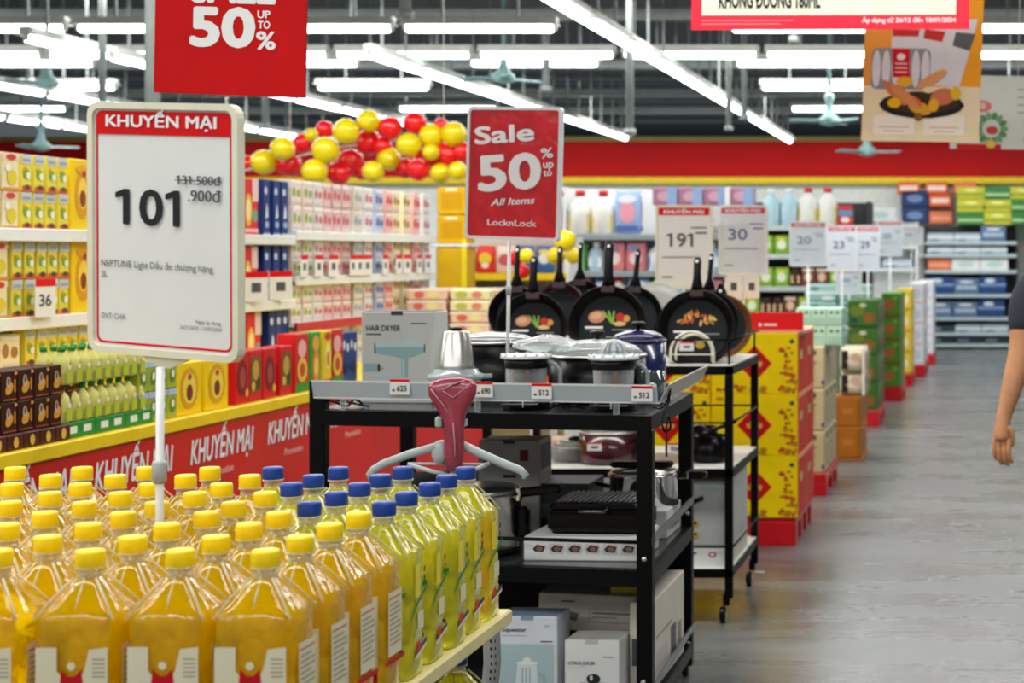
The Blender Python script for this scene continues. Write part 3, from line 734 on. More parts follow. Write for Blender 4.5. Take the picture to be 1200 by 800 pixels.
TL = col('#8fb4b4'); TLd = col('#6f9496'); TLl = col('#b9d0ce'); DK = col('#3a4446')
def d_dryer(mb, W, H):
    mb.M = mb.M @ T(0, H * .088, 0); mb.txt('HAIR DRYER', W * .07, H * .70, H * .062, INK, W * .48, .001, 'l', .012); mb.rect(W * .07, H * .655, W * .28, H * .672, INKG)
    mb.rect(W * .70, H * .775, W * .92, H * .79, INKG)
    mb.poly([(W * .2, H * .455), (W * .2, H * .565), (W * .42, H * .60), (W * .58, H * .625), (W * .76, H * .595), (W * .90, H * .56), (W * .90, H * .47), (W * .76, H * .425), (W * .60, H * .40), (W * .44, H * .425)], TL, .001)
    mb.poly([(W * .2, H * .52), (W * .2, H * .565), (W * .42, H * .60), (W * .58, H * .625), (W * .76, H * .595), (W * .90, H * .56), (W * .90, H * .53)], TLl, .0014)
    mb.rect(W * .185, H * .455, W * .205, H * .565, DK, .0015); mb.rect(W * .885, H * .47, W * .90, H * .56, DK, .0015)
    mb.rect(W * .565, H * .2, W * .655, H * .41, TL, .0012); mb.rect(W * .585, H * .2, W * .61, H * .40, TLl, .0015)
    mb.rect(W * .04, H * .255, W * .24, H * .345, TL, .001); mb.ell(W * .25, H * .30, W * .02, H * .045, DK, .0016)
    mb.poly([(W * .12, H * .2), (W * .25, H * .245), (W * .52, H * .24), (W * .62, H * .2)], TLl, .0014); mb.ell(W * .3, H * .29, W * .02, H * .012, col('#c0a050'), .0012)
t_ = carton('hair_dryer_box', 'light grey carton printed HAIR DRYER with a teal dryer, on the trolley top', 'box', 424, 510, 365, 5.62, SH1, .13, GREYC, d_dryer, R(-5), lid=DK)

# ---- steel chopper
zc = 5.55; bx = PX(534.5, zc)
t = thing('steel_chopper', 'food chopper with an upturned brushed steel bowl over a clear bowl', 'chopper', (bx, zc, SH1))
k_ = zc / FPX
mb = MB(); zb = PZ(432, zc) - SH1; zt = PZ(388, zc) - SH1
mb.lathe([(20.8 * k_, zb), (21.5 * k_, zb + .002), (20.5 * k_, zb + .012), (15.5 * k_, zt - .004), (14.5 * k_, zt), (12 * k_, zt + .002), (3 * k_, zt + .003)], STEEL, 32); mb.build('steel_bowl', t)
mb = MB(); mb.lathe([(.02, zt), (.02, zt + .012), (.012, zt + .014)], BLACKP, 16); mb.build('knob', t)
mb = MB(); mb.lathe([(.030, .0), (.062, .01), (.072, .05), (.080, zb - .035), (.092, zb - .03), (.090, zb - .018), (.074, zb - .012), (.068, zb), (.02, zb + .001)], clear('thick_clear_plastic', '#d8e4e4', .5, .08, .35), 28); mb.build('clear_bowl', t)
mb = MB(); mb.M = T(.085, 0, zb - .024); mb.box(0, .03, -.012, .012, -.006, .008, MATS['thick_clear_plastic'], .003); mb.build('spout', t)
# ---- juicers
def juicer(px, py_top, zc, lb, dome):
    k_ = zc / FPX; t = thing('citrus_juicer', lb, 'juicer', (PX(px, zc), zc, SH1), group='citrus juicers on the trolley top')
    T_ = PZ(py_top, zc) - SH1
    mb = MB(); mb.lathe([(.068, 0), (.072, .004), (.072, .03), (.066, .038), (.02, .040)], BLACKP, 28); mb.rect
    mb.M = FR((0, -.073, 0)); mb.rect(-.06, .022, .06, .025, col('#b0aeb0'), .0); mb.rect(.006, .012, .010, .034, WINK, .001); mb.build('base', t)
    mb = MB(); mb.lathe([(.055, .040), (.058, .042), (.062, .10), (.064, .148)], CLEAR, 28, caps=False)
    mb.lathe([(.050, .044), (.052, .06), (.054, .13)], mat('tinted_jar_insert', '#86786e', .25, trans=.3), 20, caps=False); mb.build('jar', t)
    mb = MB()
    for q in (-.6, .3): mb.M = RZ(q); mb.box(-.006, .006, -.058, -.054, .05, .14, col('#a05a48'), 0)
    mb.build('jar_print', t)
    mb = MB(); mb.lathe([(.066, .146), (.068, .148), (.068, .176), (.064, .180)], BLACKP, 28); mb.build('collar', t)
    mb = MB(); mb.tube([(.064, 0, .165), (.09, 0, .16), (.106, 0, .135), (.108, 0, .08), (.100, 0, .055)], .0065, clear('grey_clear_handle', '#b8c2c4', .5, .1, .5), 8); mb.build('handle', t)
    mb = MB(); mb.lathe([(.078, .180), (.080, .186), (.078, .194), (.05, .196), (.03, .197)], WHITE if not dome else mat('frosted_rim', '#cdd5d6', .3), 28)
    for k in range(14):
        a = 2 * math.pi * k / 14; mb.box(.076 * math.cos(a) - .004, .076 * math.cos(a) + .004, .076 * math.sin(a) - .004, .076 * math.sin(a) + .004, .182, .198, WHITE)
    mb.build('strainer_rim', t)
    if dome:
        mb = MB(); mb.lathe([(.045, .196), (.043, .215), (.034, .236), (.018, .249), (.002, .252)], clear('clear_dome', '#eef4f4', .35, .04, .06), 20)
        mb.build('dust_dome', t)
        mb = MB()
        for k in range(6):
            a = math.pi * k / 3; mb.tube([(.043 * math.cos(a), .043 * math.sin(a), .2), (.036 * math.cos(a), .036 * math.sin(a), .225), (.003 * math.cos(a), .003 * math.sin(a), .246)], .003, mat('grey_reamer', '#777d80', .3), 5)
        mb.build('reamer', t)
    t.scale = (1, 1, .89); return t
juicer(617, 395, 5.42, 'citrus juicer with a clear jar under a crumpled plastic bag, nearer the steel chopper', False)
juicer(719, 397, 5.36, 'citrus juicer with a clear domed reamer by the corner of the trolley', True)
# crumpled clear bag on the first juicer
mb = MB(); rnd = random.Random(3); secs = []
for j in range(7):
    f = j / 6; rr = math.sin(math.pi * (f * .86 + .1)); ring = []
    for i in range(18):
        a = 2 * math.pi * i / 18; q = 1 + rnd.uniform(-.18, .18)
        ring.append((.112 * rr * q * math.cos(a), .07 * rr * q * math.sin(a), .05 * f + rnd.uniform(-.006, .006)))
    secs.append(ring)
mb.loft(secs, clear('crumpled_bag_film', '#f2f6f6', .4, .1, .22), False)
zc = 5.47; single(mb, 'plastic_bag', 'crumpled clear plastic bag lying on top of a citrus juicer', 'bag', (PX(640, zc), zc, SH1 + .180))
# ---- lidded pots on the top shelf
GLASSL = clear('glass_lid', '#c9d0ce', .55, .05, .32)
def pot(name, label, cat, px, zc, base, r, h, body, lidm=None, knob=None, rim=STEEL, lh=.03, handles=0, hm=BLACKP, group=None):
    t = thing(name, label, cat, (PX(px, zc), zc, base), group=group)
    mb = MB(); mb.lathe([(r * .9, 0), (r * .97, .008), (r, .03), (r, h), (r * .97, h), (r * .97, h - .01)], body, 36); mb.build('body', t)
    if lidm:
        mb = MB(); mb.lathe([(r * 1.0, h), (r * 1.03, h + .003), (r * 1.03, h + .007), (r, h + .009)], rim, 36); mb.build('lid_rim', t)
        mb = MB(); mb.lathe([(r * .99, h + .007), (r * .8, h + .007 + lh * .55), (r * .45, h + .007 + lh * .9), (.002, h + .007 + lh)], lidm, 32); mb.build('lid', t)
    if knob:
        zt = h + .007 + lh; mb = MB(); mb.lathe([(.008, zt - .002), (.008, zt + .012), (.024, zt + .014), (.026, zt + .022), (.018, zt + .028), (.002, zt + .029)], knob, 18); mb.build('knob', t)
    for k in range(handles):
        s_ = 1 if k == 0 else -1
        mb = MB(); mb.tube([(s_ * r, -.03, h * .78), (s_ * (r + .035), -.028, h * .8), (s_ * (r + .04), 0, h * .8), (s_ * (r + .035), .028, h * .8), (s_ * r, .03, h * .78)], .007, hm, 8); mb.build('handle', t)
    return t
pot('stew_pot', 'black pot with a shallow glass lid between the two citrus juicers', 'pot', 700, 5.68, SH1, .158, .150, BLACKP, GLASSL, BLACKP, lh=.052)
pot('deep_pot', 'tall glossy black pot with a silver-edged lid beside the steel chopper', 'pot', 575, 5.9, SH1, .155, .185, BLACKP, mat('grey_lid', '#8a8e8e', .2, .6), None, lh=.03)
NAVY = mat('navy_enamel', '#141c48', .25, coat=.7)
pot('casserole', 'navy blue enamel casserole with a flat black knob at the trolley rear', 'pot', 748, 5.97, SH1, .096, .185, NAVY, NAVY, BLACKP, rim=NAVY, lh=.035)
pot('glass_jug', 'small clear glass jug with dark contents by the corner post', 'jug', 765, 5.62, SH1, .040, .105, mat('smoked_glass', '#3a4042', .08, coat=1))
# cables
def cable(name, label, pts, r=.003, m=BLACKP, cat='cable'):
    mb = MB(); ps = []
    P_ = [Vector(p) for p in pts]
    for i in range(len(P_) - 1):
        p0 = P_[max(i - 1, 0)]; p1 = P_[i]; p2 = P_[i + 1]; p3 = P_[min(i + 2, len(P_) - 1)]
        for k in range(5):
            q = k / 5; ps.append(.5 * ((2 * p1) + (-p0 + p2) * q + (2 * p0 - 5 * p1 + 4 * p2 - p3) * q * q + (-p0 + 3 * p1 - 3 * p2 + p3) * q ** 3))
    ps.append(P_[-1]); o = P_[0]; mb.tube([p - o for p in ps], r, m, 6)
    return single(mb, name, label, cat, o)
g = SH1 + .005
cable('power_cable', 'coiled black power cable lying between the juicer bases under the price rail', [(-1.45, 5.40, g), (-1.43, 5.36, g + .02), (-1.40, 5.38, g), (-1.38, 5.34, g + .02), (-1.36, 5.38, g), (-1.33, 5.34, g + .015), (-1.31, 5.38, g), (-1.28, 5.35, g + .01), (-1.25, 5.38, g)], .004)
cable('power_cable', 'black power cable coiled on the trolley top by the hair dryer box', [(-2.11, 5.46, g), (-2.07, 5.42, g + .02), (-2.03, 5.46, g), (-1.99, 5.42, g + .025), (-1.98, 5.47, g), (-2.03, 5.49, g + .01), (-2.06, 5.45, g + .02), (-1.95, 5.44, g)], .004)
cable('power_cable', 'black power cable looped over the side of the trolley by the corner post', [P(765, 476, 5.3), P(775, 478, 5.3), P(783, 466, 5.3), P(781, 452, 5.28), P(785, 452, 5.28), P(784, 470, 5.28), P(778, 482, 5.25), P(776, 497, 5.22), P(780, 506, 5.22), P(786, 500, 5.22), P(782, 486, 5.22), P(781, 515, 5.2), P(781, 535, 5.2)], .0035)

# ---- middle shelf
zc = 5.52; k_ = zc / FPX
t = thing('pressure_cooker', 'big polished steel pressure cooker with a black handle, beside the oil bottles', 'pressure cooker', (PX(562, zc), zc, SH2))
r_ = 47 * k_; h_ = PZ(576, zc) - SH2
mb = MB(); mb.lathe([(r_ * .9, 0), (r_ * .97, .012), (r_, .03), (r_, h_ - .012), (r_ * 1.04, h_ - .008), (r_ * 1.04, h_)], mat('polished_steel', '#d8d8d4', .16, 1, vary=.02), 40); mb.build('body', t)
mb = MB(); mb.lathe([(r_ * 1.03, h_), (r_ * 1.0, h_ + .012), (r_ * .8, h_ + .022), (r_ * .3, h_ + .026), (.01, h_ + .026)], STEEL, 36); mb.build('lid', t)
mb = MB(); mb.M = T(r_ * .9, 0, h_ + .0) @ RY(R(-6)); mb.box(-.01, .15, -.022, -.0, -.018, .012, BLACKP, .008); mb.box(-.02, .02, -.026, .004, -.03, .016, CHROME, .004); mb.build('handle', t)
mb = MB(); mb.lathe([(r_ * .98, .0), (r_ * 1.01, .0), (r_ * 1.01, .02), (r_ * .98, .022)], BLACKP, 36); mb.build('base_ring', t)
mb = MB(); mb.M = T(r_ + .005, -.01, .1); mb.box(-.01, .03, -.02, .02, -.05, .05, BLACKP, .01); mb.build('side_handle', t)

def d_appliance(mb, W, H):
    mb.rect(0, 0, W, H, mat('grey_beige_carton', '#a3a39c', .5), .0004); mb.rect(W * .68, H * .78, W * .82, H * .90, col('#6a1a20')); mb.rect(W * .08, H * .77, W * .26, H * .79, INKG)
    mb.rect(W * .40, H * .60, W * .62, H * .635, INK); mb.rect(W * .1, H * .1, W * .5, H * .35, col('#a9aca6'))
def s_box(mb, W, H): mb.rect(W * .1, H * .68, W * .9, H * .95, col('#4a5060')); mb.rect(W * .2, H * .1, W * .7, H * .55, col('#c8c0b0'))
carton('appliance_box', 'tall grey carton with a small dark red square, behind the steel pressure cooker', 'box', 561, 632, 516, 5.88, SH2, .17, mat('grey_beige_carton', '#a3a39c', .5), d_appliance, 0, s_box, lid=DK)
zc = 6.0
mb = MB(); mb.lathe([(.10, 0), (.20, .03), (.235, .075), (.24, .075), (.205, .02), (.1, -.008)][::-1], BLACKP, 40)
pn = thing('wok', 'wide black wok lying behind the steamer arms on the middle shelf', 'pan', (PX(520, zc), zc, SH2 + .10))
o = mb.build('bowl', pn); mb = MB(); mb.box(-.15, .15, -.12, .12, -.10, 0.0, BLACKP, .005); mb.build('stand', pn)
# grill on its white carton
zf = 5.36
def d_grillbox(mb, W, H):
    for k in range(6):
        x_ = W * (.07 + .155 * k); mb.rect(x_, H * .28, x_ + W * .125, H * .72, col('#c9cbc9' if k else '#e4e6e4'))
        mb.poly([(x_ + W * .01, H * .5), (x_ + W * .05, H * .68), (x_ + W * .12, H * .6), (x_ + W * .10, H * .36), (x_ + W * .03, H * .38)], col('#3a3230'), .002); mb.ell(x_ + W * .07, H * .5, W * .03, H * .10, col('#8a6a52'), .0026, 10)
tb = carton('grill_carton', 'flat white carton with a row of small grill pictures on the middle shelf', 'box', 615, 752, 629, zf, SH2, .26, mat('white_carton', '#dfe1de', .5, vary=.02), d_grillbox, R(-3))
gz = PZ(629, zf); x0, x1 = PX(639, zf), PX(752, zf); gx = (x0 + x1) / 2; gw = (x1 - x0)
t = thing('contact_grill', 'black electric contact grill standing on its white carton', 'grill', (gx, zf + .14, gz + .001), R(-3))
mb = MB(); mb.box(-gw / 2, gw / 2, -.11, .10, .008, .075, BLACKP, .012); mb.build('base', t)
mb = MB(); mb.M = T(0, .0, .078) @ RX(R(3)); mb.box(-gw / 2 + .004, gw / 2 - .004, -.108, .11, 0, .024, BLACKP, .01); mb.build('lid', t)
for k in range(16):
    mb = MB(); x_ = -gw / 2 + .03 + k * (gw - .06) / 15; mb.M = T(0, 0, .103) @ RX(R(3)); mb.box(x_ - .004, x_ + .004, -.085, .09, 0, .006, mat('grill_ridge_grey', '#4a4e50', .3), .002); mb.build('ridge', t)
mb = MB(); mb.tube([(-.045, -.112, .085), (-.04, -.135, .078), (.04, -.135, .078), (.045, -.112, .085)], .006, mat('dark_chrome', '#777777', .2, .9), 8); mb.build('handle', t)
for sx in (-1, 1):
    mb = MB(); mb.box(sx * gw * .4 - .02, sx * gw * .4 + .02, -.09, .08, 0, .01, BLACKP, .003); mb.build('foot', t)
# second, small pressure cooker on a low carton at the aisle side
zc = 5.93; k_ = zc / FPX
def d_low(mb, W, H):
    for k in range(4): mb.rect(W * (.1 + .2 * k), H * .25, W * (.24 + .2 * k), H * .6, col('#8a8078'))
carton('low_carton', 'low white carton under the small steel cooker near the aisle rail', 'box', 700, 782, 598, 5.78, SH2, .26, MATS['white_carton'], d_low, side=d_low)
t = thing('small_pressure_cooker', 'small mirror-finish steel pressure cooker with black grips behind the corner post', 'pressure cooker', (PX(755, zc), zc, PZ(596, zc)))
r_ = .118; h_ = .118
mb = MB(); mb.lathe([(r_ * .9, 0), (r_ * .97, .008), (r_, .02), (r_, h_), (r_ * 1.05, h_ + .003), (r_ * 1.05, h_ + .008)], CHROME, 36); mb.build('body', t)
mb = MB(); mb.lathe([(r_ * 1.03, h_ + .008), (r_ * .95, h_ + .018), (r_ * .4, h_ + .026), (.01, h_ + .027)], STEEL, 32); mb.build('lid', t)
mb = MB(); mb.box(-.115, .10, -.025, .025, h_ + .026, h_ + .048, BLACKP, .008); mb.build('lid_bar', t)
mb = MB(); mb.box(r_ * .95, r_ + .04, -.03, .03, h_ - .01, h_ + .018, CHROME, .004); mb.box(r_ + .03, r_ + .10, -.022, .022, h_ - .012, h_ + .014, BLACKP, .008); mb.build('handle', t)
# flat dark pan between
t = thing('flat_pan', 'flat dark frying pan on the middle shelf behind the contact grill', 'pan', (PX(655, 6.02), 6.02, SH2 + .141))
mb = MB(); mb.lathe([(.10, 0), (.125, .004), (.135, .024), (.130, .024), (.12, .008), (.01, .006)], mat('dark_pan_coating', '#3c4042', .3), 32); mb.build('body', t)
mb = MB(); mb.M = T(.13, 0, .018) @ RY(R(14)); mb.box(0, .12, -.012, .012, -.008, .006, BLACKP, .005); mb.build('handle', t)
def d_none(mb, W, H): mb.rect(W * .1, H * .3, W * .5, H * .6, col('#555a5c'))
carton('dark_carton', 'dark box under the flat frying pan behind the contact grill', 'box', 618, 690, 566.5, 5.9, SH2, .24, mat('dark_carton', '#24272a', .5), d_none)

# ---- bottom shelf
def d_squeezer(mb, W, H):
    mb.txt('Squeezer', W * .09, H * .81, H * .05, INK, W * .40, .001, 'l', .006); mb.rect(W * .09, H * .755, W * .5, H * .763, col('#9aa2a6')); mb.rect(W * .78, H * .86, W * .88, H * .90, col('#b8c4c8'))
    mb.rect(W * .72, H * .68, W * .92, H * .695, INKG)
    mb.rect(W * .05, H * .03, W * .94, H * .655, col('#a9c0c4'), .001)
    mb.poly([(W * .30, H * .05), (W * .34, H * .40), (W * .66, H * .40), (W * .69, H * .05)], col('#d3dfe0'), .0014); mb.ell(W * .50, H * .42, W * .19, H * .022, col('#e8eeee'), .0018); mb.ell(W * .5, H * .455, W * .07, H * .035, col('#dfe8e8'), .0022)
    for k in range(3): mb.rect(W * (.42 + .06 * k), H * .08, W * (.435 + .06 * k), H * .36, col('#8fa6aa'), .0022)
    mb.poly([(W * .70, H * .30), (W * .80, H * .28), (W * .82, H * .1), (W * .77, H * .1), (W * .76, H * .24), (W * .70, H * .26)], col('#9ab8b4'), .0016)
WHC = MATS['white_carton']
carton('squeezer_box', 'white and pale blue carton printed Squeezer on the bottom shelf of the trolley', 'box', 583, 655, 722, 5.32, SH3, .135, mat('pale_blue_carton', '#d4dbe0', .5), d_squeezer, R(-3), lid=mat('blue_grey_lid', '#8296ac', .5))
def d_citrus(mb, W, H):
    mb.rect(0, 0, W, H, mat('white_carton', '#dfe1de', .5, vary=.02), .0004)
    mb.txt('CITRUS JUICER', W * .06, H * .60, H * .052, INK, W * .50, .001, 'l', .004); mb.rect(W * .06, H * .55, W * .4, H * .556, col('#a8aca8')); mb.rect(W * .70, H * .72, W * .9, H * .735, INKG)
    mb.poly([(W * .34, H * .10), (W * .26, H * .30), (W * .80, H * .30), (W * .72, H * .10)], col('#5b6062'), .001); mb.ell(W * .53, H * .30, W * .28, H * .025, col('#bfc3c3'), .0014); mb.ell(W * .53, H * .37, W * .13, H * .085, col('#2b2e30'), .0018, 18); mb.ell(W * .49, H * .39, W * .03, H * .05, col('#c8cccc'), .0022)
    mb.poly([(W * .72, H * .28), (W * .92, H * .28), (W * .94, H * .10), (W * .88, H * .10), (W * .87, H * .23), (W * .72, H * .24)], col('#8a9092'), .0014)
    mb.rect(W * .40, H * .03, W * .68, H * .1, col('#34383a'), .001)
carton('citrus_juicer_box', 'white carton printed CITRUS JUICER beside the Squeezer carton', 'box', 663, 727, 750, 5.26, SH3, .135, WHC, d_citrus, R(-3), lid=mat('cream_lid', '#b8bab4', .5))
carton('plain_carton', 'plain dark carton at the back of the bottom shelf holding up the tilted white one', 'box', 628, 745, 742, 5.6, SH3, .30, mat('charcoal_carton', '#2c2f31', .6), d_none)
def d_tilt(mb, W, H):
    mb.rect(W * .45, H * .25, W * .97, H * .26, INKG); mb.rect(W * .45, H * .62, W * .97, H * .63, INKG); mb.rect(W * .45, H * .25, W * .453, H * .63, INKG)
    mb.rect(W * .48, H * .48, W * .9, H * .53, col('#8a8a86')); mb.rect(W * .48, H * .38, W * .7, H * .41, col('#8a8a86')); mb.rect(W * .2, H * .78, W * .32, H * .82, INKG)
    mb.poly([(W * .12, H * .42), (W * .14, H * .62), (W * .36, H * .48), (W * .34, H * .26)], col('#7c7a76'), .002)
t = carton('tilted_white_carton', 'long white carton lying tilted behind the Squeezer carton', 'box', 630, 762, 697, 5.56, PZ(741, 5.56) + .004, .28, mat('beige_white_carton', '#d8d6cb', .5), d_tilt)
t.rotation_euler = (0, R(2.6), 0)
mb = MB(); mb.box(-.05, .05, -.02, .02, 0, .022, col('#cdbf3a'), .002); single(mb, 'yellow_packet', 'small yellow packet lying on the tilted white carton', 'packet', (PX(733, 5.62), 5.64, PZ(697, 5.6) + .0))
def s_lines(mb, W, H):
    mb.rect(W * .08, H * .55, W * .6, H * .58, col('#9a948a')); mb.rect(W * .55, H * .05, W * .72, H * .5, col('#5a5650')); mb.rect(W * .78, H * .1, W * .9, H * .45, col('#8a8478')); mb.rect(W * .1, H * .2, W * .45, H * .4, col('#c8c0b4'))
carton('cream_carton', 'cream carton at the aisle side of the bottom shelf, torn along its lid', 'box', 738, 765, 706, 5.36, SH3, .56, mat('cream_carton', '#d5cfc2', .55, bump=.3), d_none, 0, s_lines)
o = carton('long_cream_carton', 'upright cream carton with dark panels at the rear aisle corner of the bottom shelf', 'box', 726, 786, 683, 5.98, SH3, .10, MATS['cream_carton'], d_tilt, 0, s_lines)

# ================================================================== PAN CART (behind)
X0, X1, Y0, Y1 = -2.03, -1.012, 6.94, 7.75
t = thing('pan_cart', 'black metal trolley with white shelves and wheels holding upright frying pans', 'trolley', ((X0 + X1) / 2, (Y0 + Y1) / 2, 0))
L_ = T(-(X0 + X1) / 2, -(Y0 + Y1) / 2, 0)
WSH = mat('white_shelf_board', '#dcdcd4', .35)
for zz in (1.05, .632, .225):
    mb = MB(); mb.M = L_
    for a in ((X0, X1, Y0, Y0 + .03), (X0, X1, Y1 - .03, Y1), (X0, X0 + .03, Y0, Y1), (X1 - .03, X1, Y0, Y1)): mb.box(*a, zz - .04, zz - .004, BLACK, .002)
    o = mb.build('shelf', t)
    mb = MB(); mb.M = L_; mb.box(X0 + .005, X1 - .005, Y0 + .005, Y1 - .005, zz - .006, zz, WSH, .002); mb.build('shelf_board', o)
for x_ in (X0 + .016, X1 - .016):
    for y_ in (Y0 + .016, Y1 - .016):
        mb = MB(); mb.M = L_; mb.box(x_ - .016, x_ + .016, y_ - .016, y_ + .016, .1, 1.01, BLACK, .003); mb.build('post', t)
        mb = MB(); mb.M = L_; mb.tube([(x_, y_, 1.04), (x_, y_, 1.155)], .005, BLACK, 7); mb.build('rail_upright', t)
        mb = MB(); mb.M = L_ @ T(x_ - .01, y_, 0)
        mb.box(-.014, .014, -.014, .014, .07, .12, BLACKP, .004); mb.M = mb.M @ T(-.015, 0, .033) @ RY(R(90)) @ T(0, 0, 0)
        mb.lathe([(.022, -.013), (.033, -.010), (.033, .010), (.022, .013)], BLACKP, 18); c_ = mb.build('caster', t)
        mb = MB(); mb.M = L_ @ T(x_ - .025, y_, .033) @ RY(R(90)); mb.lathe([(.012, -.0145), (.012, .0145)], GREY, 12); mb.build('hub', c_)
        if y_ > 7.3:
            mb = MB(); mb.M = L_; mb.box(x_ + .0, x_ + .045, y_ - .012, y_ + .012, .055, .063, GREY, .002); mb.build('brake_lever', c_)
for zz in (1.153, .815, .31):
    for a, b in (((X0, Y0), (X1, Y0)), ((X1, Y0), (X1, Y1)), ((X0, Y1), (X1, Y1)), ((X0, Y0), (X0, Y1))):
        mb = MB(); mb.M = L_; mb.tube([(a[0], a[1] + .004, zz), (b[0], b[1] + .004, zz)], .0045, BLACK, 6); mb.build('guard_rod', t)

PANB = mat('pan_nonstick_black', '#040405', .38, spec=.25); PANI = mat('pan_inner_grey', '#1c2123', .5, spec=.2)
def pan(px, py, zc, rpx, label, base_z, hand=0.3, art='steak', tilt=8, rot=0, body=PANB, hw=.017, hl=.165, group='upright frying pans on the pan trolley'):
    r = rpx * zc / FPX; cz = PZ(py, zc)
    t = thing('frying_pan', label, 'pan', (PX(px, zc), zc, cz), group=group)
    M_ = RY(R(rot)) @ RX(R(90 - tilt))     # pan axis towards the viewer, opening to the front
    mb = MB(); mb.M = M_
    mb.lathe([(.005, -.018), (r * .74, -.018), (r * .86, -.008), (r, .03), (r * .99, .034), (r * .955, .031), (r * .80, -.004), (r * .76, -.012), (.005, -.0125)], body, 44); mb.build('body', t)
    mb = MB(); mb.M = M_; mb.ell(0, 0, r * .755, r * .755, PANI, -.0115, 40); mb.build('coating', t)
    mb = MB(); mb.M = M_
    # handle leaves the top rim
    y0 = r * .96; secs = []
    for q, w_, th, dz in ((0, .030, .012, .022), (.02, .024, .013, .026), (.05, hw, .012, .030), (hl * .6, hw * .9, .011, .032), (hl * .92, hw * .95, .010, .030), (hl, hw * .6, .006, .029)):
        secs.append([(w_ * math.cos(a) if 1 else 0, y0 + q, dz + th * math.sin(a)) for a in [2 * math.pi * k / 12 for k in range(12)]])
    mb.loft([s_[::-1] for s_ in secs], BLACKP, True); h_ = mb.build('handle', t)
    mb = MB(); mb.M = M_ @ T(0, y0 + hl * .88, .0415); mb.lathe([(.005, 0), (.007, .0), (.007, .002), (.005, .002)], STEEL, 12); mb.build('hang_ring', h_)
    mb = MB(); mb.M = M_ @ T(0, y0 - .012, .0); mb.box(-.03, .03, -.012, .02, .008, .034, mat('rivet_plate', '#2c1c1a', .4), .004); mb.build('handle_mount', t)
    if art:
        mb = MB(); mb.M = M_ @ T(0, 0, -.0112); R_ = r * .75
        if art == 'steak':
            mb.ell(-R_ * .42, R_ * .30, R_ * .30, R_ * .21, col('#c58a68'), .001, 16, .15); mb.ell(-R_ * .46, R_ * .33, R_ * .2, R_ * .12, col('#dfaa84'), .0014, 12, .15)
            for a in (-.5, -.15, .2): mb.line((R_ * .12, R_ * .06), (R_ * (.05 + a * .55), R_ * .5), R_ * .07, col('#7fa83e'), .0012 + .0001 * a)
            mb.ell(R_ * .37, R_ * .28, R_ * .15, R_ * .15, col('#b8332c'), .0014); mb.ell(R_ * .58, R_ * .24, R_ * .13, R_ * .12, col('#d89a48'), .0012); mb.ell(R_ * .36, R_ * .06, R_ * .22, R_ * .08, col('#d8b878'), .0013)
        else:
            for k in range(26):
                a = random.random() * math.pi; q = random.random() ** .5
                mb.ell(R_ * .62 * q * math.cos(a), R_ * .22 + R_ * .40 * q * math.sin(a), R_ * .12, R_ * .045, col(random.choice(['#c88a3c', '#b8482c', '#d8b060', '#8a7a30', '#d06a38'])), .001 + .00004 * k, 8, random.random() * 3)
            mb.ell(R_ * .1, -R_ * .52, R_ * .16, R_ * .13, col('#b09038'), .001, 12)
        mb.rect(-R_ * .82, -R_ * .10, -R_ * .2, -R_ * .03, WINK, .001); mb.rect(-R_ * .82, -R_ * .19, -R_ * .3, -R_ * .16, INKG, .001)
        mb.rect(R_ * .1, -R_ * .16, R_ * .75, -R_ * .13, col('#9a9a96'), .001); mb.line((-R_ * .1, -R_ * .40), (R_ * .7, -R_ * .36), R_ * .02, col('#c8c8c4'), .001)
        mb.build('label_print', t)
    return t
pan(625, 385, 7.04, 42, 'black frying pan with a steak label, leftmost of the large upright pans', 1.05, hl=.155)
pan(713, 381, 7.04, 46, 'larger black frying pan with a steak label, its handle tallest, in the middle', 1.05, hl=.19, hw=.020)
pan(817, 386, 7.08, 46, 'black frying pan with a noodle-dish label above a white wire rack', 1.05, art='noodle', hl=.14)
for a in (): pass
MARP = mat('maroon_pan', '#3a1a1a', .3, coat=.3)
pan(656, 363, 7.4, 32, 'dark maroon frying pan standing behind the two steak-label pans', 1.05, art=None, body=MARP, hl=.16, hw=.013)
pan(606, 368, 7.25, 32, 'narrow black frying pan half hidden behind the leftmost steak pan', 1.05, art=None, hl=.18, hw=.012)
pan(680, 362, 7.55, 34, 'black frying pan with a silver rim just behind the maroon one', 1.05, art=None, hl=.17, hw=.010)
pan(742, 372, 7.5, 36, 'black frying pan behind the tallest pan, handle leaning aisleward', 1.05, art=None, rot=4, hl=.17, hw=.012)
pan(829, 378, 7.3, 38, 'black frying pan just behind the noodle-label pan, its handle beside the other', 1.05, art=None, rot=3, hl=.16, hw=.011)
pan(845, 383, 7.55, 38, 'frying pan with a copper-brown rim, rearmost behind the noodle-label pan', 1.05, art=None, body=mat('copper_brown', '#7a4e2c', .3, .4), hl=.02, hw=.01)
t = thing('glass_cover', 'frosted glass pan lid leaning behind the tallest frying pan', 'lid', (PX(768, 7.6), 7.6, PZ(362, 7.6)))
mb = MB(); mb.M = RX(R(82)); r_ = .12; mb.lathe([(.004, .02), (r_ * .6, .014), (r_, 0), (r_ * 1.02, -.003), (r_, -.006)], mat('frosted_lid_glass', '#a4a59c', .3), 32); mb.build('glass', t)
mb = MB(); mb.M = RX(R(82)); mb.lathe([(.006, .02), (.018, .035), (.002, .037)], BLACKP, 12); mb.build('knob', t)
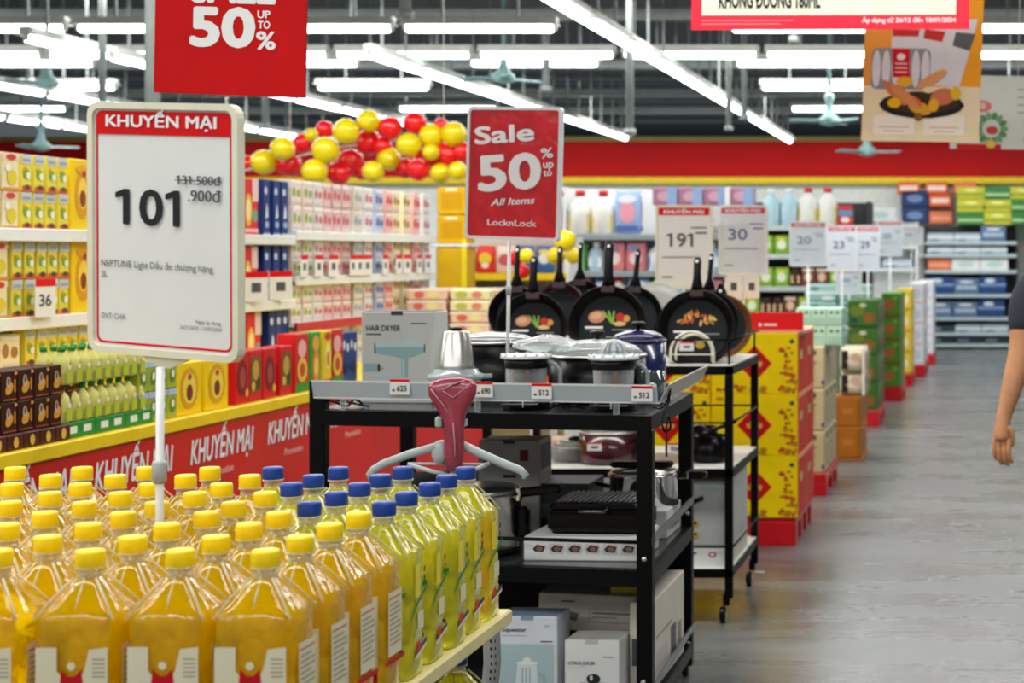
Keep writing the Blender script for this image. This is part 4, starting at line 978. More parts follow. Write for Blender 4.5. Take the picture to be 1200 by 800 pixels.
# white wire pan rack with price tag
t = thing('wire_pan_rack', 'white wire arch rack holding up the noodle-label frying pan', 'rack', (PX(811, 6.99), 6.99, 1.05))
WW = mat('white_coated_wire', '#e2ddc8', .35)
for k, dy in enumerate((0, .05)):
    mb = MB(); rr = .088 if k == 0 else .075; ps = [(-rr, dy, 0.004), (-rr, dy, .045)] + [(-rr * math.cos(a), dy, .045 + rr * math.sin(a)) for a in [math.pi * i / 12 for i in range(1, 12)]] + [(rr, dy, .045), (rr, dy, .004)]
    mb.tube(ps, .006, WW, 8); mb.build('wire_arch', t)
mb = MB()
mb.tube([(-.088, 0, .005), (-.088, .3, .005)], .004, WW, 6); mb.build('base_wire', t)
mb = MB(); mb.tube([(.088, 0, .005), (.088, .3, .005)], .004, WW, 6); mb.build('base_wire', t)
mb = MB(); mb.tube([(-.088, 0, .04), (.088, 0, .04)], .003, WW, 6); mb.build('base_wire', t)
def tag_card(px0, py0, px1, py1, z, label, text=None, group=None, name='price_card', n=(1, 0, 0), lean=0):
    w_ = (px1 - px0) * z / FPX; h_ = (py1 - py0) * z / FPX
    t = thing(name, label, 'price card', (PX(px0, z), z, PZ(py1, z)), group=group)
    mb = MB(); mb.M = FR((0, 0, 0), n); slab(mb, [(0, 0), (w_, 0), (w_, h_), (0, h_)], -.001, .001, PAPER); mb.rect(0, h_ * .82, w_, h_, RED, .0014); mb.build('card', t)
    mb = MB(); mb.M = FR((0, 0, 0), n)
    if text: mb.txt(text, w_ * .5, h_ * .22, h_ * .4, INKG, w_ * .6, .0015, 'c', .02)
    else: mb.rect(w_ * .3, h_ * .3, w_ * .75, h_ * .55, INKG, .0015)
    mb.build('lettering', t); return t
tag_card(796, 400, 813, 411, 6.93, 'small price card clipped to the white wire arch under the noodle pan')
tag_card(783, 519, 799, 530, 6.93, 'small white price card on the pan trolley beside the near trolley post', '926')
tag_card(688, 518, 705, 528, 6.92, 'small white price card on the dark red pot')
# pan trolley, middle shelf
mz = .634
DRED = mat('dark_red_enamel', '#3c1214', .25, coat=.6)
pot('red_pot', 'dark red enamel pot with a glass lid on the middle shelf of the pan trolley', 'pot', 715, 7.12, mz, .125, .125, DRED, GLASSL, BLACKP, handles=2, hm=BLACKP)
pot('deep_black_pan', 'deep black pan on the white middle shelf behind the trolley wheels side', 'pan', 832, 7.15, mz, .075, .11, BLACKP)
t = thing('long_handled_pan', 'black saucepan whose long handle sticks out past the trolley post', 'pan', (PX(818, 7.3), 7.3, mz))
mb = MB(); mb.lathe([(.06, 0), (.08, .06), (.085, .13), (.08, .13), (.07, .05), (.02, .01)], BLACKP, 28); mb.build('body', t)
mb = MB(); mb.tube([(.07, -.02, .12), (.13, -.12, .145), (.18, -.25, .175), (.20, -.30, .182)], [.008, .010, .012, .010], BLACKP, 8); mb.build('handle', t)
mb = MB(); mb.tube([(-.04, -.09, .05), (-.03, -.1, .14), (.03, -.1, .15), (.06, -.09, .12)], .005, STEEL, 7); mb.build('bail', t)
pot('glass_casserole', 'clear glass casserole on the middle shelf of the pan trolley by the wire rack post', 'pot', 672, 7.2, mz, .09, .055, GLASSL, GLASSL, None)
mb = MB(); mb.box(-.22, .22, -.2, .2, 0, .05, mat('tan_carton', '#c9a57c', .6)); single(mb, 'tan_carton', 'low tan carton at the back of the pan trolley middle shelf', 'box', (-1.72, 7.48, mz))
# pan trolley, bottom shelf: carton with a pan picture
def d_panset(mb, W, H):
    mb.rect(0, 0, W, H * .24, col('#e4e6e4')); mb.rect(0, H * .235, W, H * .245, INKG)
    mb.line((W * .12, H * .68), (W * .52, H * .80), H * .055, col('#1c1e20'), .0018); mb.ell(W * .05, H * .55, W * .18, H * .2, col('#2a2c2e'), .0014)
    for q in (.50, .37): mb.ell(W * .38, H * q, W * .065, H * .04, col('#c8b040'), .0018, 12); mb.ell(W * .38, H * q, W * .03, H * .018, col('#3a3420'), .002, 10)
    mb.rect(W * .45, H * .88, W * .80, H * .93, col('#9cc0b8'), .0014); mb.ell(W * .68, H * .13, W * .07, H * .035, col('#c04848'), .0018, 12); mb.ell(W * .68, H * .13, W * .04, H * .02, col('#e4e6e4'), .002, 12)
    mb.line((W * .2, H * .13), (W * .4, H * .15), H * .02, col('#1c1e20'), .0018)
def s_pans(mb, W, H):
    mb.rect(W * .1, H * .3, W * .9, H * .9, col('#b6b9b6')); mb.rect(0, 0, W, H * .24, col('#d8d6c8'))
carton('cookware_carton', 'grey and white cookware carton with a pan handle picture under the pan trolley', 'box', 790, 856, 563, 6.99, .226, .5, mat('light_grey_carton', '#b9bdbb', .5), d_panset, 0, s_pans)
carton('cream_cookware_carton', 'second cookware carton beside it, mostly hidden by the near trolley', 'box', 700, 785, 575, 7.02, .226, .45, mat('light_cream_carton', '#c9c6b8', .5), d_panset)

# ================================================================== PROMO STACK (yellow gift cartons)
YC = mat('yellow_carton', '#f6d800', .5, vary=.05, spec=.2); RC = mat('red_carton_side', '#e80c1c', .5, vary=.06, spec=.15)
def d_tet(mb, W, H):
    mb.poly([(W * .5, H * .20), (W * .70, H * .5), (W * .5, H * .80), (W * .30, H * .5)], RED, .0012)
    mb.poly([(W * .5, H * .23), (W * .68, H * .5), (W * .5, H * .77), (W * .32, H * .5)], col('#c0141a'), .0016)
    for k in range(5): mb.ell(W * (.43 + .035 * k), H * (.49 + .03 * (k % 2)), W * .020, H * .05, col('#e0a83c'), .002 + k * .0001, 8, .5 - .2 * k)
    rn = random.Random(5)
    for k in range(60):
        e = rn.random(); u_, v_ = (W * (.80 + .18 * rn.random()), H * (.08 + .7 * e)) if k % 2 else (W * (.05 + .9 * e), H * (.03 + .10 * rn.random()))
        mb.ell(u_, v_, W * rn.uniform(.014, .04), H * rn.uniform(.014, .038), col(rn.choice(['#d08818', '#d8981c', '#c8601c', '#b08a20', '#b8441c'])), .0012 + k * .00004, 8)
    mb.ell(W * .93, H * .86, W * .028, H * .038, col('#2a5a48'), .0022, 10); mb.ell(W * .1, H * .93, W * .05, H * .03, col('#c8901c'), .002, 10)
def s_tet(mb, W, H):
    for k, q in enumerate((.12, .38, .62, .85)):
        mb.rect(W * q, H * .08, W * (q + .055), H * .9, col('#e8604a' if k % 2 else '#ee8a68'), .0012)
    mb.rect(0, H * .93, W, H, col('#f2a08a'), .0014); mb.rect(W * .2, H * .55, W * .5, H * .7, col('#d8c080'), .0016)
zf = 8.77; bz = .146; bh = .3165; bw = .447
t = thing('red_pallet', 'red plastic pallet under the stack of yellow gift cartons', 'pallet', (PX(884, zf) - .0, zf + .45, 0))
RP = mat('red_pallet_plastic', '#c20e1a', .35, vary=.05)
x0 = PX(731, zf) - t.location.x; x1 = PX(932, zf) - t.location.x
mb = MB(); mb.box(x0, x1, -.43, .45, .10, .145, RP, .004); mb.build('deck', t)
mb = MB(); mb.box(x0, x1, -.44, -.42, 0, .12, RP, .003); mb.build('front_panel', t)
for k in range(4):
    mb = MB(); mb.box(x1 - .03, x1, -.40 + k * .24, -.30 + k * .24, 0, .1, RP, .003); mb.build('foot', t)
gproto = None
for c_ in range(2):
    for d in range(2):
        for r_ in range(3):
            xc = PX(935, zf) - bw / 2 - c_ * (bw + .003); lb = 'yellow gift carton with red diamond, %s layer up, %s from the aisle, %s' % (nth(r_), nth(c_), 'front' if d == 0 else 'back')
            loc = (xc, zf + .205 + d * .415, bz + r_ * (bh + .001))
            if gproto is None:
                gproto = thing('gift_carton', lb, 'carton', loc, group='yellow gift cartons'); 
                mb = MB(); mb.box(-bw / 2, bw / 2, -.2, .2, 0, bh, YC, .004); mb.add([(bw / 2 + .0005, -.198, .003), (bw / 2 + .0005, .198, .003), (bw / 2 + .0005, .198, bh - .003), (bw / 2 + .0005, -.198, bh - .003)], [(0, 1, 2, 3)], RC); mb.build('box', gproto)
                mb = MB(); mb.M = FR((-bw / 2, -.2, 0)); d_tet(mb, bw, bh); mb.M = FR((bw / 2 + .001, -.2, 0), (0, 1, 0)); s_tet(mb, .4, bh); mb.build('print', gproto)
            else: dup(gproto, loc, 0, lb)
zt = bz + 3 * (bh + .001)
t = thing('red_header_card', 'bright red header card standing on the yellow gift cartons', 'sign', (PX(904, zf), zf + .06, zt))
w_ = 72 * zf / FPX; h_ = 23 * zf / FPX
mb = MB(); mb.box(-w_ / 2, w_ / 2, -.012, .012, 0, h_, mat('pure_red_card', '#f00a10', .4, vary=.02), .002); mb.build('card', t)
mb = MB(); mb.M = FR((-w_ / 2, -.0125, 0)); mb.ell(w_ * .30, h_ * .38, h_ * .09, h_ * .09, WINK, .001); mb.rect(w_ * .36, h_ * .33, w_ * .57, h_ * .44, WINK, .001); mb.build('logo', t)
mb = MB(); mb.box(-w_ / 2 + .06, w_ / 2 + .02, -.06, .30, 0, .012, col('#f2a0a0')); single(mb, 'pink_tray_lid', 'thin pink card strip lying on top of the yellow gift cartons', 'card', (PX(904, zf), zf + .10, zt))

# ================================================================== GENERIC PACKS
def pack_mesh(w_, d, h_, body, decals=(), shape='box', top=None, m_rough=.4):
    mb = MB(); cb = col(body, m_rough)
    if shape == 'box': mb.box(-w_ / 2, w_ / 2, -d / 2, d / 2, 0, h_, cb, min(w_, d) * .05)
    elif shape == 'bag':
        secs = []
        for f, a, b in ((0, .9, .6), (.1, 1, .95), (.45, 1.0, 1.05), (.8, .98, .7), (.93, .92, .25), (1, .96, .12)): secs.append([(x * a, y * b, h_ * f) for x, y, _ in rsec(w_ / 2, d / 2, 0, 12, .6)])
        mb.loft(secs, cb)
    elif shape == 'bottle':
        k = w_ / 2; mb.lathe([(k * .9, 0), (k, h_ * .04), (k, h_ * .55), (k * .92, h_ * .68), (k * .38, h_ * .82), (k * .36, h_ * .88)], cb, 14)
        mb.lathe([(k * .44, h_ * .87), (k * .44, h_ * .99), (k * .3, h_)], col(top or '#e8e8e8'), 12)
    elif shape == 'can':
        k = w_ / 2; mb.lathe([(k * .94, 0), (k, h_ * .03), (k, h_ * .95), (k * .92, h_)], cb, 16); mb.lathe([(k * .9, h_), (k * .86, h_ * 1.002)], STEEL, 16)
    for side in (0, 1):
        if shape in ('bottle', 'can') and side: break
        W = w_ if side == 0 else d
        mb.M = FR((-w_ / 2, -d / 2 - (.001 if shape != 'bag' else .002), 0)) if side == 0 else FR((w_ / 2 + .001, -d / 2, 0), (0, 1, 0))
        for i, dd in enumerate(decals):
            k = dd[0]; c_ = col(dd[-1], m_rough); wz = .0006 + i * .0005
            if k == 'r': mb.rect(W * dd[1], h_ * dd[2], W * dd[3], h_ * dd[4], c_, wz)
            elif k == 'e': mb.ell(W * dd[1], h_ * dd[2], W * dd[3], h_ * dd[4], c_, wz, 12, dd[-2] if len(dd) > 6 else 0)
            elif k == 'p': mb.poly([(W * a, h_ * b) for a, b in dd[1]], c_, wz)
            elif k == 't' and side == 0: mb.txt(dd[1], W * dd[2], h_ * dd[3], h_ * dd[4], c_, W * dd[5], wz, 'c', .02)
    mb.M = Matrix.Identity(4)
    return mb
PK = {}
def kind(key, name, cat, desc, w_, d, h_, body, decals=(), shape='box', top=None):
    PK[key] = dict(name=name, cat=cat, desc=desc, w=w_, d=d, h=h_, args=(w_, d, h_, body, decals, shape, top), me=None)
def put(key, x, y, z, rz, label, group):
    k = PK[key]
    if k['me'] is None:
        o = pack_mesh(*k['args']).build(k['name']); k['me'] = o.data
    else:
        o = bpy.data.objects.new(k['name'], k['me']); COL.objects.link(o)
    o.location = (x, y, z); o.rotation_euler = (0, 0, rz)
    return tagp(o, label, k['cat'], group)

kind('soy', 'milk_carton', 'carton', 'green-yellow soy milk carton', .066, .05, .142, '#e6d84a', (('r', 0, .74, 1, 1, '#c6cdd0'), ('r', .1, .80, .9, .88, '#9aa6ac'), ('e', .45, .48, .30, .14, '#7fa83a'), ('e', .65, .42, .22, .10, '#e9ecd8'), ('r', 0, 0, 1, .15, '#d8582a'), ('e', .5, .12, .3, .07, '#4a4a30'), ('e', .25, .62, .12, .05, '#e0a020')))
kind('soyo', 'milk_carton', 'carton', 'cream and red-topped milk carton', .105, .06, .142, '#e8dcb0', (('r', 0, .8, 1, 1, '#e6cdb0'), ('e', .5, .88, .32, .08, '#cc3a30'), ('e', .55, .35, .32, .2, '#dcc830'), ('r', 0, 0, 1, .08, '#e08a20'), ('e', .3, .6, .16, .1, '#f2ede0')))
kind('org', 'drink_carton', 'carton', 'orange-red drink carton with white spots', .105, .06, .142, '#e08028', (('e', .5, .72, .22, .1, '#f4e8d8'), ('e', .5, .22, .2, .09, '#f4e0c8'), ('r', 0, .42, 1, .48, '#c8501c')))
kind('sun', 'large_drink_carton', 'carton', 'golden sunflower carton', .17, .08, .288, '#efc911', (('e', .5, .5, .34, .34, '#d99c10'), ('e', .5, .52, .22, .22, '#f0d040'), ('e', .5, .45, .14, .12, '#8a3a18'), ('e', .5, .85, .3, .06, '#e8a810'), ('e', .55, .8, .08, .05, '#a83048')))
kind('redw', 'snack_carton', 'carton', 'red and white carton', .16, .08, .28, '#dd2a2a', (('e', .3, .45, .26, .3, '#e8b838'), ('e', .3, .45, .18, .2, '#f0dc98'), ('r', .55, .6, 1, 1, '#e8c8c0'), ('e', .75, .35, .2, .12, '#88a088'), ('r', 0, .05, 1, .12, '#f0b8b0')))
kind('blue', 'milk_carton', 'carton', 'dark blue milk carton', .085, .06, .285, '#1c3476', (('e', .35, .80, .22, .07, '#c9d6ea', .4, '#c9d6ea'), ('p', ((.3, .3), (.7, .34), (.6, .5), (.45, .58), (.36, .44)), '#dbe4f2'), ('e', .5, .2, .3, .06, '#9fb4d8'), ('r', 0, 0, 1, .05, '#a8acb8')))
for key, b, a, c in (('pk1', '#e9dcd4', '#8fb03c', 'cream and green'), ('pk2', '#e0e0e0', '#c86a70', 'white and rose'), ('pk3', '#dfb9b8', '#c8606a', 'pink'), ('pk4', '#d8d4c8', '#9aa4b4', 'pale grey'), ('pk5', '#b8c4de', '#3c5a9a', 'pale blue'), ('pk6', '#ecdfb4', '#a8783c', 'cream and tan'), ('pk7', '#e8b4ae', '#d03a40', 'salmon and red')):
    kind(key, 'yogurt_pack', 'pack', c + ' yogurt pack', .125, .07, .135, b, (('e', .25, .55, .16, .2, a), ('e', .7, .5, .18, .16, a), ('r', .05, .84, .95, .93, '#f2ece8'), ('r', .1, .08, .9, .2, '#d8c8c4')))
kind('coffee', 'drink_pack', 'pack', 'dark brown drink pack with a golden horn', .087, .05, .098, '#3a1610', (('e', .48, .42, .28, .17, '#e0a030', .6, '#e0a030'), ('e', .42, .62, .14, .2, '#c9b8a0'), ('e', .42, .66, .07, .12, '#7a4a2a'), ('r', .08, .05, .9, .10, '#a8502a'), ('r', .74, .3, .84, .7, '#d88a30'), ('e', .85, .9, .1, .06, '#d0a040')))
kind('mini', 'milk_bottle', 'bottle', 'small pale yellow milk bottle with a green cap', .05, .05, .125, '#dcd77a', (('r', .15, .05, .85, .38, '#b8c832'), ('r', .3, .40, .7, .52, '#f0ecc8')), 'bottle', '#2f8a3c')
kind('gtray', 'green_tray_pack', 'pack', 'green carton strip with white labels', .20, .05, .052, '#1f8a3a', (('r', .15, .3, .4, .75, '#e8f0e0'), ('r', .6, .3, .85, .75, '#e8f0e0')))
kind('malt', 'milk_pack', 'pack', 'green malt milk pack with a white stripe', .07, .05, .11, '#a4b03c', (('r', 0, .8, 1, 1, '#b8c8e0'), ('e', .5, .45, .32, .25, '#5f8a2c'), ('e', .5, .5, .18, .14, '#f0ead0')))
kind('redbag', 'red_drink_bag', 'bag', 'deep red drink bag', .135, .08, .215, '#cc1620', (('e', .5, .5, .36, .34, '#7c1224'), ('e', .5, .5, .2, .2, '#a84a3c'), ('e', .8, .2, .1, .08, '#e8c040')), 'box')
kind('goldbag', 'tea_carton', 'carton', 'red and gold tea carton', .125, .08, .215, '#c81a22', (('r', .1, .2, .9, .85, '#6a5a20'), ('e', .5, .6, .26, .2, '#c8a040'), ('e', .3, .3, .14, .1, '#d8b850'), ('e', .7, .35, .12, .14, '#3a4a20')), 'box')
kind('fruit', 'fruit_drink_carton', 'carton', 'red and green fruit drink carton', .15, .08, .26, '#d42424', (('e', .5, .74, .32, .16, '#f0b0a8'), ('e', .5, .38, .38, .22, '#e8c040'), ('r', 0, 0, 1, .16, '#3f8a2c'), ('e', .5, .38, .2, .12, '#c8482c')))
kind('gfruit', 'fruit_drink_carton', 'carton', 'green and orange fruit drink carton', .12, .08, .26, '#3f9a34', (('e', .5, .8, .34, .14, '#e8a83c'), ('e', .5, .4, .34, .3, '#e88a30'), ('e', .5, .4, .2, .16, '#f0d060')))
kind('yfruit', 'fruit_drink_carton', 'carton', 'yellow fruit drink carton', .12, .08, .26, '#ecc820', (('e', .5, .55, .30, .24, '#f4e680'), ('e', .5, .9, .3, .07, '#d83030'), ('r', 0, 0, 1, .14, '#d83030'), ('e', .5, .5, .14, .14, '#e08820')))
kind('navy', 'milk_pack', 'pack', 'navy blue pack with white drops', .11, .07, .24, '#20407e', (('e', .3, .75, .16, .1, '#c8d4e8'), ('e', .7, .7, .14, .09, '#dfe6f2'), ('e', .5, .3, .28, .12, '#12244e')))

def cardboard_card(x, y, z, w_, h_, label, group, text=None, facing=0, col_top=None):
    t = thing('price_card', label, 'price card', (x, y, z), facing, group)
    mb = MB(); mb.M = FR((-w_ / 2, -.003, 0)); slab(mb, [(0, 0), (w_, 0), (w_, h_), (0, h_)], -.0015, .0015, PAPER); mb.build('card', t)
    mb = MB(); mb.M = FR((-w_ / 2, -.003, 0)); mb.rect(0, h_ * .80, w_, h_, col_top or RED, .0022)
    if text: mb.txt(text, w_ * .48, h_ * .28, h_ * .32, INKG, w_ * .6, .0022, 'c', .02)
    else: mb.rect(w_ * .3, h_ * .3, w_ * .7, h_ * .62, INKG, .0022)
    mb.build('lettering', t)
    return t

# ================================================================== LONG DRINKS SHELF (runs along the aisle, faces it)
SX = -3.6
def yy(px, X=SX): return X * FPX / (px - VX)
SHW = mat('white_shelf_steel', '#e6eae8', .35, vary=.02)
t = thing('drinks_shelf', 'long white supermarket shelf unit full of milk and juice cartons', 'shelf unit', (SX - .3, 8.6, 0))
L_ = T(-(SX - .3), -8.6, 0)
mb = MB(); mb.M = L_; mb.box(SX - .50, SX - .46, 5.6, 11.3, 0, 1.85, SHW, .004); mb.build('back_panel', t)
E1, E2, E3 = 5.6, yy(345), 11.25
for a, b, zz in ((E1, E2, 1.594), (E1, E2, 1.262), (E1, E2, .93), (E2, E3, 1.62), (E2, E3, 1.38), (E2, E3, 1.14), (E2, E3, .90)):
    mb = MB(); mb.M = L_; mb.box(SX - .46, SX, a, b - .004, zz - .022, zz, SHW); o = mb.build('shelf', t)
    mb = MB(); mb.M = L_; mb.box(SX, SX + .012, a, b - .004, zz - .045, zz + .004, SHW, .003); mb.build('price_edge', o)
for y_ in (E1, 7.2, E2, 10.1, E3):
    mb = MB(); mb.M = L_; mb.box(SX - .46, SX - .43, y_ - .02, y_ + .02, 0, 1.85, SHW, .003); mb.build('upright', t)
mb = MB(); mb.M = L_; mb.box(SX - .46, SX - .02, E1, E3, 0, .12, SHW, .004); mb.build('plinth', t)
mb = MB(); mb.M = L_; mb.box(SX, SX + .014, yy(345), yy(430), 1.095, 1.142, col('#b83038'), .002); mb.build('red_strip', t)
def run(keys_at, z, layers, rowname, where, group, X=SX, gap=.004, back=1):
    """keys_at: (kind, y start, y end); products side by side along y, front edge at X"""
    seen = {}; prev_ = None
    for key, a, b in keys_at:
        seen[key] = seen.get(key, -1) + 1
        k = PK[key]; n = max(1, int((b - a) / (k['w'] + gap))); st = (b - a) / n
        for l in range(layers if k['h'] < .2 or layers == 1 else 1):
            for i in range(n):
                for q in range(back):
                    y = a + st * (i + .5); x = X - .02 - k['d'] / 2 - q * (k['d'] + .004)
                    lay = '' if layers == 1 or k['h'] > .2 else (', lower layer' if l == 0 else ', upper layer')
                    put(key, x + random.uniform(-.003, .003), y, z + l * (k['h'] + .0015), R(90) + random.uniform(-.02, .02), '%s%s, %s along, %s%s' % (k['desc'], {0: '', 1: ', again', 2: ', at end'}[min(2, seen.get(key, 0))], nth(i), where, lay), group + k['desc'].split()[0])
S1 = [('soyo', E1 + .35, 6.26 + .16), ('soy', 6.43, 6.77), ('sun', 6.78, yy(285) - .05), ('redw', yy(285), yy(312)), ('blue', yy(312), yy(344))]
run(S1, 1.5945, 2, 'top', 'top shelf', 'top shelf packs ')
S2 = [('soyo', E1 + .35, 6.36), ('soy', 6.37, 6.78), ('sun', 6.79, yy(285) - .05), ('redw', yy(285), yy(312)), ('blue', yy(312), yy(344))]
run(S2, 1.2625, 2, 'middle', 'second shelf', 'second shelf packs ')
S3 = [('pk6', E1 + .35, 6.45), ('soy', 6.46, 7.0), ('sun', 7.01, yy(285) - .05), ('redw', yy(286), yy(318)), ('blue', yy(319), yy(344))]
run(S3, .9305, 2, 'lower', 'third shelf', 'third shelf packs ')
segs = [('pk1', 345, 372), ('pk2', 372, 382), ('pk3', 382, 415), ('pk4', 415, 432), ('pk2', 432, 440), ('pk5', 440, 457), ('pk7', 457, 462), ('pk6', 462, 486), ('pk7', 486, 498), ('pk2', 498, 509)]
for q in range(1, 8):
    o_ = PK['pk%d' % q]; PK['pk%ds' % q] = dict(o_, h=.097, args=(o_['args'][0], o_['args'][1], .097) + o_['args'][3:], name='small_yogurt_pack', desc=o_['desc'].replace('yogurt', 'mini yogurt'))
for zz, nm in ((1.6205, 'top shelf far bay'), (1.3805, 'second shelf far bay'), (1.1405, 'third shelf far bay'), (.9005, 'fourth shelf far bay')):
    run([(k if zz > 1.6 else k + 's', yy(a), yy(b)) for k, a, b in segs], zz, 2, nm, nm, nm + ' packs ')
for i, px in enumerate((356, 373, 390, 413, 421, 430, 451, 467, 477, 491, 501)):
    y_ = yy(px, SX + .02); cardboard_card(SX + .02, y_, 1.382, .095 + .02 * (i % 3), .115, 'red-topped price card on the far bay of the milk shelf, %s along' % nth(i), 'price cards on the far bay', None, R(90))
for px, h0, tx, lb in ((49, 1.262, '36', 'price card reading 36 on the second shelf by the soy milk'), (297, 1.270, None, 'price card on the second shelf below the red and white cartons'), (326, 1.270, None, 'price card on the second shelf below the dark blue cartons')):
    y_ = yy(px, SX + .02); cardboard_card(SX + .03, y_, h0, .14 if px < 100 else .17, .145, 'white and red ' + lb, 'price cards on the near bays', tx, R(90) - (.3 if px > 100 else 0))

# ---- red promotional counter in front
TX_ = -3.0; TH = .888
t = thing('promotion_counter', 'long red counter with a yellow band, printed KHUYẾN MẠI, before the milk shelf', 'counter', (TX_ - .25, 7.6, 0))
L_ = T(-(TX_ - .25), -7.6, 0)
CRD = mat('counter_red', '#cf0a12', .4, vary=.12, scale=2)
mb = MB(); mb.M = L_; mb.box(TX_ - .50, TX_, 4.9, 10.4, 0, TH - .045, CRD, .006); mb.build('front_panel', t)
mb = MB(); mb.M = L_; mb.box(TX_ - .55, TX_ + .012, 4.88, 10.42, TH - .047, TH, mat('counter_yellow', '#f2cf0a', .4), .004); mb.build('top_band', t)
for k in range(7):
    y_ = 5.07 + k * .70
    mb = MB(); mb.M = L_ @ FR((TX_ + .001, y_, .700), (0, 1, 0)); mb.txt('KHUYẾN MẠI', 0, 0, .095, WINK, .56, .001, 'l', .025, .2); 
    mb.txt('Promotion', .17, -.065, .03, col('#f4b8b0'), .2, .001, 'l', .02, .2); mb.build('lettering', t)
def ty(px, X=TX_): return X * FPX / (px - VX)
# products standing on it
gC = 'brown drink packs on the red counter'
for l in range(2):
    for i in range(-1, 5):
        for q in range(2): put('coffee', TX_ - .06 - q * .056, ty(14) + .0 + (i + .5) * .0925, TH + .052 + l * .0995, R(90), 'dark brown drink pack, %s layer, %s along, %s line' % (('lower', 'upper')[l], nth(i + 1), ('front', 'back')[q]), gC)
for i in range(5):
    mb = MB(); y_ = ty(14) + (i - .5) * .0925
    mb.box(-.045, .045, -.06, .06, 0, .05, col('#4a201a'), .003)
    mb.M = FR((-.045, -.061, 0)); mb.ell(.045, .024, .014, .018, col('#e0b040'), .001)
    single(mb, 'brown_tray', 'low dark brown tray under the brown drink packs, %s along' % nth(i), 'tray', (TX_ - .075, y_, TH + .001), R(90), 'brown trays')
for i in range(9):
    for q in range(2):
        for l in range(2):
            put('mini', TX_ - .045 - q * .06, ty(88) + i * .062, TH + .054 + l * .127, R(90), 'small green-capped milk bottle, %s along, %s tier, %s line' % (nth(i), ('lower', 'upper')[l], ('front', 'back')[q]), 'green-capped milk bottles')
for i in range(3):
    put('gtray', TX_ - .046, ty(88) + .07 + i * .203, TH + .001, R(90), 'green carton strip under the small milk bottles, %s along' % nth(i), 'green carton strips')
for l in range(2):
    for i in range(4):
        put('malt', TX_ - .05, ty(168) + .05 + i * .074, TH + .001 + l * .112, R(90), 'green malt milk pack beside the sunflower cartons, %s along, %s layer' % (nth(i), ('lower', 'upper')[l]), 'green malt milk packs')
kind('sun2', 'sunflower_carton', 'carton', 'yellow carton with a large brown sunflower', .205, .07, .20, '#f0cc10', (('e', .5, .5, .36, .4, '#dca010'), ('e', .5, .5, .26, .3, '#f2d648'), ('e', .5, .42, .13, .16, '#7a2a2a'), ('e', .5, .72, .08, .06, '#b83048')))
for i in range(2): put('sun2', TX_ - .06, ty(212) + .12 + i * .235, TH + .001, R(90), 'yellow sunflower carton on the red counter, %s' % ('nearer one' if i == 0 else 'farther one'), 'sunflower cartons')
for key, a, b, nm in (('redbag', 283, 296, ''), ('goldbag', 298, 312, ''), ('redbag', 313, 330, ''), ('goldbag', 331, 350, ''), ('fruit', 352, 366, ''), ('gfruit', 368, 382, ''), ('yfruit', 384, 394, ''), ('fruit', 395, 405, ''), ('navy', 407, 424, '')):
    k = PK[key]; y0, y1 = ty(a), ty(b); n = max(1, round((y1 - y0) / (k['w'] + .005)))
    for i in range(n):
        put(key, TX_ - .06, y0 + (y1 - y0) * (i + .5) / n, TH + .001, R(90), '%s on the red counter, %s group, %s of it' % (k['desc'], nth((a - 283) // 15), nth(i)), 'cartons at the far half of the counter')

# ================================================================== BALLOONS
BY = mat('yellow_balloon', '#f0d806', .22, coat=.4, vary=.03); BRd = mat('red_balloon', '#f2101c', .22, coat=.4, vary=.03)
bal = {}
def balloon(px, py, r, c_, i, z):
    k = 'y' if c_ is BY else 'r'; rr = r * z / FPX
    if k not in bal:
        mb = MB(); mb.lathe([(.002, -1.12), (.12, -1.0), (.45, -.88), (.8, -.58), (.98, -.15), (1, .1), (.92, .42), (.7, .72), (.4, .92), (.1, .995), (.002, 1)], c_, 22)
        o = mb.build('balloon'); bal[k] = o.data
    else: o = bpy.data.objects.new('balloon', bal[k]); COL.objects.link(o)
    o.location = P(px, py, z); o.scale = (rr, rr, rr); a = random.Random(i)
    o.rotation_euler = (a.uniform(-2.5, 2.5), a.uniform(-1, 1), a.uniform(0, 6))
    return o
BL = [(309, 190, 15, 'y'), (331, 174, 14, 'y'), (369, 201, 15, 'y'), (382, 176, 16, 'y'), (406, 154, 15.5, 'y'), (432, 142, 13.5, 'y'), (365, 158, 8, 'y'), (437, 201, 12.5, 'y'), (456, 186, 14, 'y'), (479, 170, 14.5, 'y'), (506, 160, 15, 'y'), (532, 157, 14.5, 'y'), (516, 203, 12, 'y'), (536, 200, 11, 'y'), (505, 178, 10, 'y'),
      (290, 192, 10, 'r'), (339, 193, 14.5, 'r'), (356, 168, 12.5, 'r'), (381, 152, 11, 'r'), (397, 203, 14, 'r'), (411, 189, 15, 'r'), (432, 167, 15.5, 'r'), (457, 150, 14, 'r'), (486, 144, 13, 'r'), (499, 188, 15, 'r'), (523, 182, 14.5, 'r'), (542, 178, 12, 'r'), (517, 147, 9, 'r'), (475, 197, 12, 'r'), (490, 199, 13, 'r'), (448, 172, 12, 'r'), (425, 200, 11, 'r'),
      (662, 282, 13, 'y'), (652, 300, 11, 'y'), (672, 300, 9, 'y'), (617, 300, 9, 'y'), (604, 303, 9, 'r'), (612, 318, 9, 'r')]
